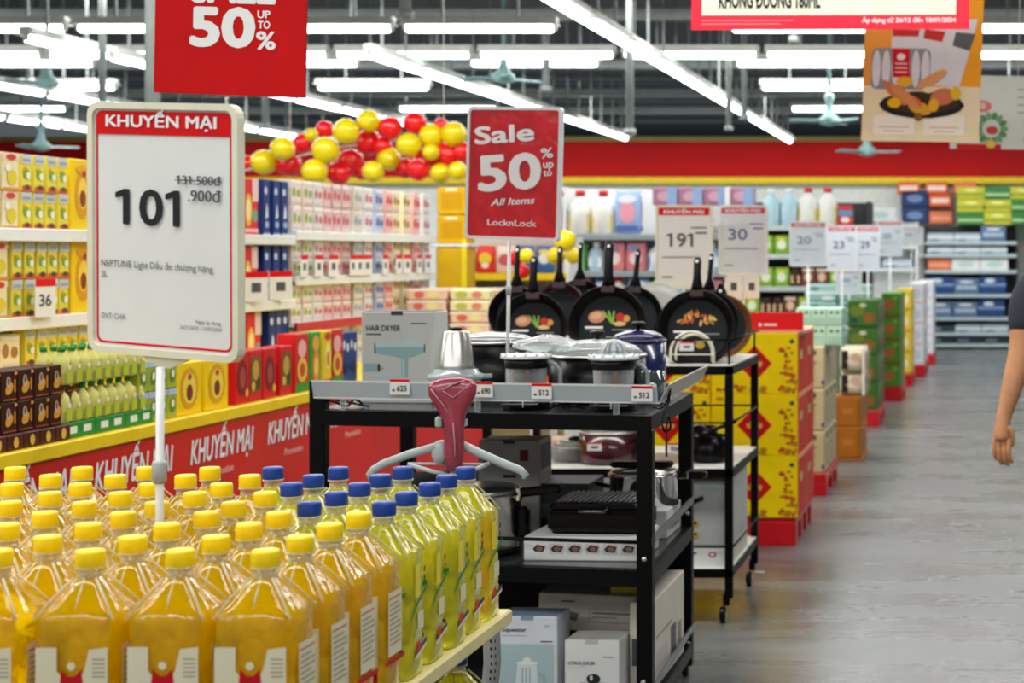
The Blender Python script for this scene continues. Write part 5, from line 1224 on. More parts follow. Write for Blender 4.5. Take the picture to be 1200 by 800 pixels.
for i, (px, py, r, c_) in enumerate(BL):
    far = px > 600; z = (11.7 if far else 12.0) + random.Random(i * 7).uniform(-.12, .12) + (.14 if c_ == 'r' else 0)
    same = [b for b in BL if b[3] == c_ and (b[0] > 600) == far]
    k = sorted(same).index((px, py, r, c_))
    o = balloon(px, py, r, BY if c_ == 'y' else BRd, i, z)
    tagp(o, ('%s balloon in the arch above the milk shelf, %s along the arch' if not far else '%s balloon in the small bunch behind the sale placard, %s along') % ('yellow' if c_ == 'y' else 'red', nth(k)), 'balloon', 'balloons of the arch' if not far else 'balloons behind the pans')
# string line carrying the arch
mb = MB(); o0 = P(286, 200, 12.1)
mb.tube([P(a, b, 12.1) - o0 for a, b in ((286, 200), (340, 185), (400, 172), (460, 165), (520, 166), (560, 172), (600, 190))], .006, WHITE, 6)
for a, b in ((340, 185), (520, 166)): q = P(a, b, 12.1) - o0; mb.tube([q, Vector((q.x, q.y, 5.195 - o0.z))], .004, WHITE, 5)
[None]; single(mb, 'balloon_line', 'thin line carrying the balloon arch under the ceiling', 'cord', o0)

# ================================================================== FLOOR STACKS BEYOND THE GIFT CARTONS
def stack(px0, px1, zf, ybase, ytop, rows, cols_, deep, key, label, group, pal=RP, palh=.14):
    """pallet with packs stacked on it, seen at the aisle edge; rows upwards, cols sideways, deep backwards"""
    k = PK[key]; x0, x1 = PX(px0, zf), PX(px1, zf); zb = 0
    t = thing('red_pallet' if pal is RP else 'pallet', ('red plastic pallet' if pal is RP else 'pallet') + ' under ' + label, 'pallet', ((x0 + x1) / 2, zf + deep * k['d'] / 2, 0), group='floor pallets')
    w_ = (x1 - x0) / 2; d_ = deep * k['d'] / 2 + .01
    mb = MB(); mb.box(-w_ - .01, w_ + .01, -d_, d_, palh * .6, palh, pal, .004); mb.build('deck', t)
    mb = MB(); mb.box(-w_ - .01, w_ + .01, -d_, -d_ + .03, 0, palh * .62, pal, .004); mb.build('front_panel', t)
    for q in (-1, 0, 1):
        mb = MB(); mb.box(w_ - .02, w_ + .01, q * d_ * .8 - .04, q * d_ * .8 + .04, 0, palh * .62, pal, .003); mb.build('foot', t)
    for r_ in range(rows):
        for c_ in range(cols_):
            for d in range(deep):
                put(key, x1 - k['w'] / 2 - .003 - c_ * (k['w'] + .003), zf + k['d'] * (d + .5) + .004 * d, palh + .001 + r_ * (k['h'] + .001), random.uniform(-.01, .01),
                    '%s, %s layer up%s, %s back' % (k['desc'] if cols_ == 1 else k['desc'], nth(r_), '' if pal is not RP or key != 'wht' or zf < 22 else ' in the farthest stack', nth(d)), group)
kind('beige', 'flour_sack_carton', 'carton', 'beige carton with a green mark', .20, .28, .262, '#cfc098', (('r', .3, .15, .7, .55, '#c2b088'), ('e', .55, .85, .2, .09, '#2a6a3c'), ('r', .25, .60, .75, .64, '#8a8468'), ('e', .95, .15, .05, .06, '#244a9a'), ('r', .05, 0, .12, 1, '#b8a880')))
stack(930, 967, 10.6, 580, 415, 3, 1, 3, 'beige', 'the beige carton stack', 'beige cartons')
kind('cup', 'noodle_cup', 'cup', 'pale mint noodle cup with green dots', .095, .095, .115, '#bfe0cc', (('e', .3, .78, .12, .08, '#3a9a3c'), ('e', .7, .78, .12, .08, '#3a9a3c'), ('r', .1, .15, .9, .5, '#a4ccb8')), 'box')
for l in range(2):
    for i in range(3):
        for q in range(3): put('cup', PX(942, 10.7) + i * .097, 10.72 + q * .1, .141 + 3 * .263 + .002 + l * .116, 0, 'mint noodle cup on top of the beige stack, %s layer, %s across, %s line' % (('lower', 'upper')[l], nth(i), nth(q)), 'mint noodle cups')
kind('brown', 'brown_carton', 'carton', 'plain orange-brown carton', .20, .30, .225, '#a8641c', (('r', .1, .1, .14, .9, '#8a5014'), ('r', .86, .1, .9, .9, '#8a5014'), ('r', .3, .4, .7, .6, '#b87428')))
stack(978, 1010, 12.4, 540, 400, 2, 1, 2, 'brown', 'the brown carton stack', 'brown cartons', mat('wood_pallet', '#a0601c', .6), .02)
kind('tissue', 'tissue_bag', 'bag', 'cream and black tissue bag', .19, .26, .17, '#d8ccb0', (('r', .1, .1, .35, .9, '#2a2622'), ('e', .65, .6, .2, .2, '#c8a890'), ('r', .9, .0, 1, 1, '#ece4d4')), 'bag')
for l in range(2):
    for q in range(2): put('tissue', PX(998, 12.4), 12.55 + q * .28, .023 + 2 * .226 + l * .172, 0, 'cream and black bag on the brown cartons, %s layer, %s line' % (('lower', 'upper')[l], nth(q)), 'bags on the brown cartons')
kind('green', 'green_carton', 'carton', 'dark green and brown snack carton', .26, .32, .24, '#3f6a28', (('e', .3, .6, .25, .2, '#6a7a2c'), ('e', .7, .35, .2, .2, '#8a5a2c'), ('e', .5, .8, .12, .08, '#c8c8a0'), ('r', 0, 0, 1, .06, '#22401c'), ('e', .2, .25, .12, .1, '#24484a')))
stack(994, 1029, 14.9, 500, 385, 4, 1, 3, 'green', 'the dark green stack', 'dark green cartons')
kind('ggreen', 'green_snack_carton', 'carton', 'grass green and orange snack carton', .20, .30, .24, '#4a8a2c', (('e', .4, .5, .3, .25, '#a86a3c'), ('e', .7, .8, .15, .1, '#78a83c'), ('r', 0, 0, 1, .1, '#8a4a2c')))
stack(1035, 1056, 17.4, 468, 372, 4, 1, 3, 'ggreen', 'the grass green stack', 'grass green cartons')
kind('ylw', 'yellow_snack_carton', 'carton', 'plain yellow snack carton', .16, .30, .24, '#e8c83a', (('e', .5, .5, .3, .25, '#f2e6b0'), ('r', 0, 0, 1, .1, '#c89020')))
stack(1052, 1068, 19.4, 452, 372, 4, 1, 3, 'ylw', 'the yellow carton stack', 'yellow cartons')
kind('wht', 'white_tissue_pack', 'pack', 'white tissue pack', .20, .34, .25, '#dfe3e8', (('e', .5, .5, .3, .25, '#c2cede'), ('r', .1, .05, .9, .12, '#e0a8b0')))
stack(1063, 1083, 20.9, 441, 362, 4, 1, 4, 'wht', 'the white tissue stack', 'white tissue packs')
stack(1080, 1094, 23.2, 425, 360, 4, 1, 3, 'wht', 'the farthest white stack', 'far white packs')
# mint pallet stack between header card and green stack
kind('mint', 'mint_carton', 'carton', 'pale teal carton with white bands', .30, .30, .16, '#9cc6c0', (('r', 0, .42, 1, .6, '#dfeeea'), ('e', .3, .75, .14, .12, '#6a9a8c'), ('e', .7, .2, .2, .12, '#e8f2ee')))
for l in range(3):
    for i in range(2): put('mint', PX(962, 15.8) + i * .305, 16.0, .74 + l * .161, 0, 'pale teal carton above the dark green stack, %s layer, %s across' % (nth(l), nth(i)), 'pale teal cartons')
mb = MB(); mb.box(-.34, .34, -.2, .2, 0, .738, mat('stand_grey_green', '#7c8a72', .5), .01)
single(mb, 'display_plinth', 'grey-green display plinth carrying the pale teal cartons behind the dark green stack', 'plinth', (PX(962, 15.8) + .15, 16.0, 0))

# ================================================================== PRICE STANDS IN THE AISLE MIDDLE
def stand_sign(px0, py0, px1, py1, z, text, label, foot=0.0, small=True, red=True):
    w_ = (px1 - px0) * z / FPX; h_ = (py1 - py0) * z / FPX; o = P(px0, py1, z)
    t = thing('price_placard', label, 'sign', o)
    mb = MB(); ringslab(mb, rrect_pts(0, 0, w_, h_, .02), rrect_pts(.012, .012, w_ - .012, h_ - .012, .012), -.008, .004, WF if not red else CREAM); mb.v = [(a, -c, b) for a, b, c in mb.v]; mb.build('frame', t)
    mb = MB(); mb.M = FR((0, 0, 0)); slab(mb, rrect_pts(.01, .01, w_ - .01, h_ - .01, .012), -.006, 0, mat('pale_blue_paper', '#d2dae2', .5, vary=.02) if not red else PAPER)
    mb.rect(.016, h_ * .875, w_ - .016, h_ - .016, RED if red else col('#d8505c'), .001)
    mb.M = FR((0, -.002, 0)); im = INKG if red else col('#6a7c98')
    mb.txt('KHUYẾN MẠI', w_ * .5, h_ * .895, h_ * .045, WINK, w_ * .7, .001, 'c', .03)
    if not text: mb.rect(w_ * .22, h_ * .5, w_ * .55, h_ * .64, col('#a8b4c4'), .001)
    else: mb.txt(text, w_ * .20, h_ * .50, h_ * .16, im, w_ * (.46 if len(text) > 2 else .38), .001, 'l', .01)
    mb.rect(w_ * .62, h_ * .72, w_ * .9, h_ * .735, im, .001); mb.rect(w_ * .7, h_ * .655, w_ * .9, h_ * .675, im, .001)
    mb.rect(w_ * .12, h_ * .37, w_ * .8, h_ * .38, im, .001); mb.rect(w_ * .12, h_ * .13, w_ * .3, h_ * .145, im, .001); mb.build('board', t)
    mb = MB(); mb.tube([(w_ / 2, .004, 0), (w_ / 2, .004, foot - o.z)], .008, WHITE, 8); mb.build('pole', t)
    return t
stand_sign(768, 240, 835, 338, 8.95, '191', 'white promotion placard reading 191 behind the frying pans', 1.1)
stand_sign(842, 240, 900, 322, 9.1, '30', 'pale promotion placard reading 30 above the red header card', 1.1, red=False)
stand_sign(925, 259, 969, 312, 14.2, '20', 'small pale promotion placard reading 20 beyond the header card', 0, red=False)
stand_sign(969, 264, 1004, 318, 15.1, '23', 'pale promotion placard reading 23 in the cluster over the teal cartons', 0, red=False)
stand_sign(1003, 264, 1031, 318, 15.4, '29', 'pale promotion placard reading 29 at the aisle side of the cluster', 0, red=False)
stand_sign(1028, 258, 1058, 300, 18.5, '', 'small pale placard over the grass green stack', 0, red=False)
stand_sign(1054, 266, 1082, 287, 20.5, '', 'smallest white placard above the white tissue stack', 0, red=False)
stand_sign(980, 316, 1010, 345, 15.7, '', 'low pale placard just above the dark green stack', 0, red=False)
mb = MB(); w_ = 17 * 9.05 / FPX; 
for i, px in enumerate((851, 872)):
    cardboard_card(PX(px + 9, 9.05), 9.05, PZ(349, 9.05), 18 * 9.05 / FPX, 29 * 9.05 / FPX, 'plain white card hanging under the placard reading 30, %s' % ('nearer the frying pans' if i == 0 else 'nearer the aisle'), 'white cards under the placard', None, 0, PAPER)

# ================================================================== SHELF UNITS FACING THE CAMERA
def unit(px0, px1, zf, levels, label, top=None, depth=.42, edge=SHW, back=SHW, name='shelf_unit'):
    """levels: shelf heights (metres)"""
    x0, x1 = PX(px0, zf), PX(px1, zf); h_ = top or levels[-1] + .3
    t = thing(name, label, 'shelf unit', ((x0 + x1) / 2, zf + depth / 2, 0)); w_ = (x1 - x0) / 2
    mb = MB(); mb.box(-w_, w_, depth / 2 - .03, depth / 2, 0, h_, back); mb.build('back_panel', t)
    for x_ in (-w_, w_):
        mb = MB(); mb.box(x_ - .02, x_ + .02, -depth / 2, depth / 2, 0, h_, back, .004); mb.build('side_panel', t)
    for zz in levels:
        mb = MB(); mb.box(-w_, w_, -depth / 2, depth / 2, zz - .02, zz, edge); o = mb.build('shelf', t)
        mb = MB(); mb.box(-w_, w_, -depth / 2 - .012, -depth / 2, zz - .045, zz + .005, edge, .003); mb.build('price_edge', o)
    return t
def fill(keys, px0, px1, zf, z, layers, where, group, gap=.006, inset=.03, seq=True):
    x = PX(px0, zf) + .03; xe = PX(px1, zf) - .03; i = 0; rn = random.Random(int(px0 * 7 + z * 100)); key = keys[0]
    if seq: run_left = 0
    while True:
        if run_left <= 0: ki = (keys.index(key) + 1) % len(keys) if i else rn.randrange(len(keys)); key = keys[ki]; run_left = rn.randint(1, 2)
        k = PK[key]; run_left -= 1
        if x + k['w'] > xe:
            sm = min(keys, key=lambda q: PK[q]['w'])
            if x + PK[sm]['w'] > xe: break
            key = sm; k = PK[sm]
        for l in range(layers if k['h'] < .3 else 1):
            put(key, x + k['w'] / 2, zf + inset + k['d'] / 2, z + .001 + l * (k['h'] + .001), 0, '%s %s, %s along%s' % (k['desc'], where, nth(i), '' if layers == 1 else (', lower' if l == 0 else ', %s tier' % nth(l))), group)
        x += k['w'] + gap; i += 1
# --- detergents behind the frying pans
kind('det1', 'detergent_bottle', 'bottle', 'white-blue detergent bottle', .20, .12, .40, '#dfe6ee', (('r', .1, .12, .9, .5, '#4a6fb8'), ('e', .5, .35, .25, .08, '#e8d028')), 'bottle', '#2a50a8')
kind('det2', 'detergent_bottle', 'bottle', 'yellow-labelled detergent bottle', .19, .12, .38, '#e8e8e0', (('r', .05, .1, .95, .45, '#e8cc20'),), 'bottle', '#c83030')
kind('det3', 'detergent_pouch', 'pouch', 'pale blue detergent pouch', .23, .1, .38, '#9ab4de', (('e', .5, .5, .3, .25, '#e8a0b0'), ('e', .5, .8, .36, .1, '#e8eef4'), ('r', .1, .08, .9, .2, '#4a6ab0')), 'bag')
kind('det4', 'detergent_pouch', 'pouch', 'green detergent pouch', .2, .1, .36, '#3f9a3a', (('e', .5, .5, .32, .2, '#e0ecd4'), ('e', .5, .85, .3, .06, '#e8e03a')), 'bag')
kind('det5', 'detergent_bottle', 'bottle', 'light cyan cleaner bottle', .17, .12, .37, '#b4d4e0', (('r', .1, .15, .9, .5, '#e2ecf0'), ('e', .5, .3, .2, .1, '#3c78b8')), 'bottle', '#e8eef0')
kind('det6', 'detergent_pouch', 'pouch', 'salmon softener pouch', .22, .1, .37, '#e88a8e', (('e', .5, .45, .3, .22, '#f4dcd8'), ('e', .4, .8, .25, .1, '#7a9ad0')), 'bag')
kind('det7', 'detergent_pouch', 'pouch', 'purple-rose softener pouch', .22, .1, .37, '#a8607e', (('e', .5, .45, .3, .22, '#d8b0c4'), ('r', .1, .8, .9, .9, '#c84a5c')), 'bag')
DET = ['det1', 'det2', 'det3', 'det4', 'det5', 'det6', 'det1', 'det3', 'det5']
zf = 14.5
unit(660, 852, zf, (.12, .43, .74, 1.05, 1.355, 1.667), 'tall white shelf unit of detergents behind the frying pans', 2.07, edge=mat('grey_shelf_edge', '#8f979a', .4))
for k_ in list(DET) + ['det7']:
    if k_ + 's' not in PK:
        q = PK[k_]; a_ = q['args']; PK[k_ + 's'] = dict(q, w=a_[0] * .8, h=.25, args=(a_[0] * .8, a_[1], .25) + a_[3:], me=None, name='small_' + q['name'], desc='small ' + q['desc'])
SM = [k_ + 's' for k_ in DET] + ['det7s']
for h_, ks, wh in ((.43, SM, 'on the lowest shelf in view'), (.74, SM, 'on the fourth shelf down'), (1.05, SM, 'on the third shelf down'), (1.355, SM, 'on the second shelf down'), (1.667, ['det6', 'det1', 'det2', 'det3', 'det4', 'det7'], 'on the top shelf')):
    fill(ks, 660, 852 if h_ < 1.6 else 762, zf, h_, 1, wh + ' behind the pans', 'detergents behind the pans ' + wh)
kind('mauve', 'softener_carton', 'carton', 'mauve and blue carton', .21, .2, .15, '#a8748c', (('e', .5, .5, .3, .3, '#c8a0b0'), ('r', .6, 0, 1, 1, '#8ea8d0')))
kind('yelt', 'yellow_carton', 'carton', 'flat yellow carton', .28, .2, .09, '#e8d830', (('r', .1, .3, .9, .6, '#c8b040'),))
for i in range(4): put('mauve', PX(764, zf) + .1 + i * .216, zf + .14, 1.92, 0, 'mauve carton stacked on small detergents of the top shelf, %s along' % nth(i), 'mauve cartons on the detergent shelf')
fill(['det1s', 'det5s', 'det4s', 'det2s'], 764, 885 - 33, zf, 1.667, 1, 'under the mauve cartons', 'small detergents under the mauve cartons')
# --- wide low drinks display, far left middle (behind the hair dryer box)
kind('bag1', 'snack_bag', 'bag', 'red and yellow snack bag', .135, .07, .20, '#d8342c', (('e', .5, .55, .34, .22, '#e8c83c'), ('e', .5, .3, .2, .1, '#f4e8d8')), 'bag')
kind('bag2', 'snack_bag', 'bag', 'blue snack bag', .135, .07, .20, '#3a62a8', (('e', .5, .55, .3, .2, '#e0dcd0'), ('e', .5, .8, .3, .07, '#e8d040')), 'bag')
kind('bag3', 'snack_bag', 'bag', 'cream and rose snack bag', .135, .07, .20, '#e4c8bc', (('e', .5, .5, .34, .2, '#c85a5c'), ('e', .4, .78, .2, .08, '#e8e4dc')), 'bag')
kind('bag4', 'snack_bag', 'bag', 'gold snack bag', .135, .07, .20, '#d8b02c', (('e', .5, .5, .34, .2, '#a8541c'), ('r', .1, .8, .9, .9, '#f0e4c0')), 'bag')
zf = 12.2
unit(528, 664, zf, (.10, .44, .76, 1.06, 1.36), 'low shelf unit of colourful snack bags behind the red sale placard', 1.62, edge=mat('yellow_price_edge', '#e8c81c', .4))
for h_, ks, wh in ((.44, ['bag3', 'bag1', 'bag4'], 'on the low shelf'), (.76, ['bag3', 'bag4', 'bag1', 'bag2'], 'on the third shelf down'), (1.06, ['bag2', 'bag1', 'bag3', 'bag2'], 'on the second shelf'), (1.36, ['bag1', 'bag3', 'bag2', 'bag1'], 'on the upper shelf')):
    fill(ks, 528, 664, zf, h_, 1, wh + ' behind the sale placard', 'snack bags ' + wh)
fill(['bag3', 'bag1', 'det7'], 545, 664, zf, 1.621, 1, 'on top of the snack shelf', 'snack bags on the snack shelf top')
kind('gold', 'gold_carton', 'carton', 'golden yellow carton', .20, .2, .19, '#d8a80a', (('r', .15, .2, .85, .8, '#c89408'), ('r', .3, .86, .7, .95, '#f0e4c0')))
t = thing('gold_display_tower', 'golden yellow display column at the far end of the milk shelf', 'display column', (PX(528, 11.5), 11.62, 0))
mb = MB(); mb.box(-.10, .10, -.12, .12, 0, 1.55, mat('gold_column_card', '#d9ac08', .45), .01); mb.build('body', t)
mb = MB(); mb.box(.075, .108, -.128, -.11, 0, 1.6, mat('yellow_strip', '#f0d818', .4), .002); mb.build('edge_strip', t)
mb = MB(); mb.box(-.12, .12, -.13, .13, 1.55, 1.57, SHW, .004); mb.build('cap_shelf', t)
for l in range(2): put('gold', PX(528, 11.5), 11.62, 1.572 + l * .193, 0, 'golden yellow carton on top of the gold display column, %s' % ('lower' if l == 0 else 'upper'), 'cartons on the gold column')
# pastel pile on a round table in front of it
kind('past', 'cake_box', 'box', 'flat pastel cake box', .24, .2, .07, '#e6c8b8', (('e', .3, .5, .14, .3, '#d86a60'), ('e', .65, .5, .16, .3, '#e8e0a0'), ('r', 0, .8, 1, 1, '#f0ece4')))
kind('past2', 'cake_box', 'box', 'flat cream and green cake box', .24, .2, .07, '#e8e2b8', (('e', .3, .5, .16, .3, '#b8c060'), ('e', .7, .5, .14, .3, '#d88a7c')))
t = thing('display_stand', 'low white display stand piled with pastel cake boxes behind the steel chopper', 'stand', (PX(556, 10.6), 10.80, 0))
mb = MB(); mb.box(-.42, .42, -.28, .28, .98, 1.0, SHW, .004); mb.build('top', t)
for sx in (-.38, .38):
    for sy in (-.24, .24): mb = MB(); mb.box(sx - .02, sx + .02, sy - .02, sy + .02, 0, .98, SHW, .003); mb.build('leg', t)
rn = random.Random(11)
for c_ in range(3):
    for r_ in range(4 if c_ < 2 else 3):
        for q in range(2): put(rn.choice(['past', 'past2']), PX(556, 10.6) - .28 + c_ * .262, 10.65 + q * .24, 1.002 + r_ * .0715, rn.uniform(-.05, .05), 'flat pastel cake box, %s pile, %s from the bottom, %s line' % (nth(c_), nth(r_), ('front', 'back')[q]), 'pastel cake boxes')
# --- dark shelf of coffee jars and mixed goods behind the placards
kind('jar', 'coffee_jar', 'jar', 'dark brown coffee jar', .11, .1, .17, '#3a2418', (('r', .1, .2, .9, .65, '#d8b890'), ('e', .5, .42, .25, .14, '#a8483c')), 'can')
kind('jar2', 'tea_box', 'box', 'brown and rose tea box', .13, .1, .19, '#7a4438', (('e', .5, .5, .3, .25, '#e0c0a0'), ('r', .1, .8, .9, .92, '#e8dcc8')))
kind('jar3', 'lime_pouch', 'pouch', 'lime green pouch', .15, .08, .19, '#8ab83c', (('e', .5, .5, .3, .25, '#e8ecd0'), ('e', .5, .8, .3, .08, '#d8d040')), 'bag')
kind('det8', 'red_soap_box', 'box', 'red and cyan soap box', .15, .1, .2, '#c83a3c', (('r', 0, .5, 1, .75, '#4a9ac0'), ('e', .5, .3, .3, .14, '#f0e0d8')))
zf = 16.8
unit(852, 1018, zf, (.1, .35, .62, .90, 1.18, 1.5, 1.78), 'dark shelf unit of coffee and tea behind the pale placards', 2.02, edge=mat('light_shelf_edge', '#c4cac8', .4), back=mat('shelf_dark_back', '#2e3234', .6))
for h_, ks, wh in ((.62, ['jar2', 'jar', 'det8'], 'on the low shelf'), (.90, ['jar', 'jar2', 'jar3'], 'on the fourth shelf'), (1.18, ['jar', 'jar2', 'jar3', 'jar'], 'on the third shelf'), (1.5, ['jar', 'det8', 'jar3', 'jar2', 'det8'], 'on the second shelf')):
    fill(ks, 852, 1018, zf, h_, 1, wh + ' behind the placards', 'coffee and tea ' + wh)
fill(['det8', 'det5', 'det2', 'det8', 'det6', 'mauve'], 852, 1018, zf, 1.781, 1, 'on the top shelf behind the placards', 'goods on the top shelf behind the placards')
fill(['yelt', 'det8', 'mint', 'yelt', 'mauve'], 852, 1075, zf, 2.19, 1, 'stacked highest behind the placards', 'highest goods behind the placards') if False else None

# --- high stack shelf at the far back
zf = 27.0
kind('b1', 'blue_pack', 'pack', 'dark blue bulk pack', .42, .3, .29, '#2a4878', (('r', 0, .45, 1, .6, '#7a98c0'), ('e', .4, .75, .2, .12, '#c8d4e4')))
kind('b2', 'silver_pack', 'pack', 'silvery bulk pack', .42, .3, .135, '#a8b6c0', (('r', 0, .4, 1, .6, '#dfe8ec'), ('e', .3, .2, .2, .12, '#6a8098')))
kind('b3', 'grey_pack', 'pack', 'slate grey bulk pack', .40, .3, .25, '#5a7090', (('r', .1, .3, .9, .6, '#9ab0c4'), ('e', .5, .8, .3, .08, '#d8e0e8')))
kind('b4', 'salmon_pack', 'pack', 'salmon-orange bulk pack', .38, .3, .2, '#dc7850', (('r', .1, .3, .9, .6, '#e8a080'),))
kind('b5', 'white_pack', 'pack', 'white bulk pack', .45, .3, .2, '#dfe4e0', (('e', .5, .5, .3, .25, '#b8d0cc'),))
kind('b6', 'lime_pack', 'pack', 'yellow-green bulk pack', .46, .3, .2, '#b8b83a', (('r', 0, .3, 1, .5, '#8a9a2c'), ('e', .5, .75, .24, .12, '#e0e08a')))
kind('b7', 'green_pack', 'pack', 'deep green bulk pack', .44, .3, .2, '#3a7a40', (('r', 0, .3, 1, .5, '#a8c890'),))
kind('b8', 'orange_pack', 'pack', 'orange and white bulk pack', .36, .3, .2, '#d8603a', (('r', .1, .3, .9, .7, '#f0d8c8'),))
kind('b9', 'navy_pack', 'pack', 'navy bulk pack', .44, .3, .27, '#2a3c64', (('e', .5, .5, .3, .25, '#6a84b0'),))
unit(1084, 1192, zf, (.08, .26, .50, .865, 1.243, 1.50, 1.70), 'big shelf unit of blue and silver packs across the end of the aisle', 1.96, edge=mat('pale_cyan_edge', '#b4c8cc', .4), back=mat('shelf_dark_back', '#2e3234', .6))
kind('b10', 'dark_pack', 'pack', 'dark slate bulk pack', .44, .3, .12, '#3a4450', (('r', .1, .3, .5, .7, '#7a8a98'),))
for h_, ks, ly, wh in ((.08, ['b10'], 1, 'on the bottom shelf'), (.26, ['b10', 'b2'], 1, 'on the second shelf up'), (.50, ['b1', 'b1', 'b3'], 1, 'on the lower middle shelf'), (.865, ['b1', 'b3'], 1, 'on the middle shelf'), (1.243, ['b2', 'b4', 'b5', 'b5'], 1, 'on the upper middle shelf'), (1.50, ['b2'], 1, 'on the upper shelf'), (1.70, ['b2', 'b3', 'b5'], 1, 'on the topmost shelf')):
    fill(ks, 1084, 1192, zf, h_, ly, wh + ' at the aisle end', 'bulk packs ' + wh)
for i in range(3): put(('b7', 'b6', 'b7')[i], PX(1138, zf) + .0 + i * .42, zf + .25, 1.965, 0, 'bulk pack on the aisle-end shelf, %s along its base row' % nth(i), 'packs atop the aisle end')
None and fill(['b6', 'b6', 'b7', 'b6'], 1132, 1200, zf + .1, 1.965, 3, 'stacked on the aisle-end shelf top', 'yellow-green packs atop the aisle end') if False else None
for l in range(3):
    for i in range(4):
        if l == 0 and i < 3: continue
        put('b6' if (i + l) % 3 else 'b7', PX(1138, zf) + i * .42 * (1.1 if i == 3 and l == 0 else 1), zf + .25, 1.965 + l * .203, 0, 'bulk pack on the aisle-end shelf, %s along in the %s row up' % (nth(i), nth(l)), 'packs atop the aisle end')
zf2 = 24.5
unit(860, 1074, zf2, (.5, .9, 1.3, 1.62), 'farther shelf unit of navy, red and orange goods against the white wall', 1.96, edge=SHW, back=SHW)
for h_, ks in ((1.62, ['b9', 'b8', 'b5', 'b4']), (1.3, ['b3', 'b2', 'b5'])):
    fill(ks, 860, 1078, zf2, h_, 1, 'on the farther unit %s shelf' % ('upper' if h_ > 1.5 else 'lower'), 'packs on the farther unit')
fill(['b9', 'b8', 'b4', 'b7', 'b5', 'b6'], 905, 1078, zf2, 1.963, 1, 'on top of the farther unit', 'packs on top of the farther unit')
for l in range(2):
    pass
unit(1084, 1130, zf2 + 1.8, (.5, 1.4, 1.9), 'narrow shelf unit of red and orange packs just left of the aisle end', 2.25, back=SHW) if False else None
unit(1052, 1128, 27.44, (.5, 1.0, 1.5, 1.9), 'narrow shelf unit under navy, red and orange packs beside the aisle-end unit', 1.99, depth=.36, back=SHW)
for l, ks in enumerate((['b9', 'b4', 'b8'], ['b9', 'b8', 'b5'], ['b8', 'b8', 'b4'])):
    x_ = PX(1056, 27.44)
    for i, key in enumerate(ks):
        k = PK[key]; zz_ = 1.992 + sum((.272, .205)[:l]); put(key, x_ + k['w'] / 2 + (-.06 if l == 2 else 0), 27.64, zz_ + .001, 0, '%s on the narrow unit, %s across, %s row up' % (k['desc'], nth(i), nth(l)), 'packs on the narrow unit')
        x_ += k['w'] * .5 if False else .45

# ================================================================== PERSON walking in the aisle
bx_, by_ = .372, 6.9
def skin_obj(name, verts, edges, radii, roots, m, parent=None, sub=2):
    me = bpy.data.meshes.new(name); me.from_pydata(verts, edges, []); me.materials.append(m)
    o = bpy.data.objects.new(name, me); COL.objects.link(o)
    if parent is not None: o.parent = parent
    me.skin_vertices.new() if False else None
    s_ = o.modifiers.new('skin', 'SKIN'); s_.use_smooth_shade = True; s_.branch_smoothing = .6
    if not me.skin_vertices:
        bpy.context.view_layer.objects.active = o
    sv = me.skin_vertices[0].data if me.skin_vertices else None
    for i, r_ in enumerate(radii):
        sv[i].radius = r_ if isinstance(r_, tuple) else (r_, r_)
        sv[i].use_root = i in roots
    sb = o.modifiers.new('sub', 'SUBSURF'); sb.levels = sub; sb.render_levels = sub
    return o
SKIN = mat('skin', '#c68d64', .5, vary=.08, scale=25, sss=.15, spec=.35)
V = []; E = []; RA = []; ROOT = set()
def chain(pts, first=None):
    prev = first
    for p, r_ in pts:
        V.append(p); RA.append(r_); i = len(V) - 1
        if prev is not None: E.append((prev, i))
        prev = i
    return prev
pel = chain([((0, 0, .95), (.11, .085))]); ROOT.add(0)
chest = chain([((0, .0, 1.10), (.13, .10)), ((0, -.0, 1.28), (.155, .11)), ((0, .01, 1.40), (.13, .09))], 0)
neck = chain([((0, 0, 1.48), (.055, .06)), ((0, -.015, 1.56), (.06, .075)), ((0, -.02, 1.64), (.078, .10)), ((0, -.01, 1.71), (.07, .085)), ((0, -.005, 1.745), (.03, .04))], chest)
# his arm at the picture side hangs with a slight outward slant
arm = chain([((-.13, .01, 1.40), .062), ((-.185, .01, 1.36), .058), ((-.205, .0, 1.22), .056), ((-.210, -.01, 1.115), (.052, .052)), ((-.234, -.03, 1.02), (.054, .052)), ((-.264, -.05, .91), (.040, .040)), ((-.282, -.06, .85), (.030, .032)), ((-.288, -.065, .815), (.034, .034)), ((-.292, -.070, .775), (.038, .036)), ((-.292, -.074, .748), (.036, .032))], chest)
arm2 = chain([((.13, .01, 1.40), .062), ((.19, .01, 1.35), .056), ((.215, .02, 1.2), .048), ((.225, .02, 1.10), .042), ((.23, -.02, .98), .038), ((.235, -.06, .86), .026), ((.235, -.08, .80), (.022, .036)), ((.235, -.085, .76), (.020, .038))], chest)
for s_, st in ((-1, .10), (1, -.16)):
    chain([((s_ * .08, 0, .90), (.072, .078)), ((s_ * .10, -st * .3, .70), (.070, .076)), ((s_ * .10, -st * .6, .50), .058), ((s_ * .10, -st * .4, .33), (.052, .056)), ((s_ * .10, st * .0, .12), .036), ((s_ * .10, st * .1, .05), (.036, .04)), ((s_ * .10, st * .1 - .12, .035), (.042, .026)), ((s_ * .10, st * .1 - .18, .03), (.036, .02))], 0)
def finger(base, dirs, rr, root=True):
    p = Vector(base); pts = [(tuple(p), rr)]
    for d, l, r_ in dirs: p = p + Vector(d).normalized() * l; pts.append((tuple(p), r_))
    i = len(V); chain(pts); ROOT.add(i)
hb = Vector((-.292, -.074, .768))           # back of this hand faces the viewer, thumb towards the body
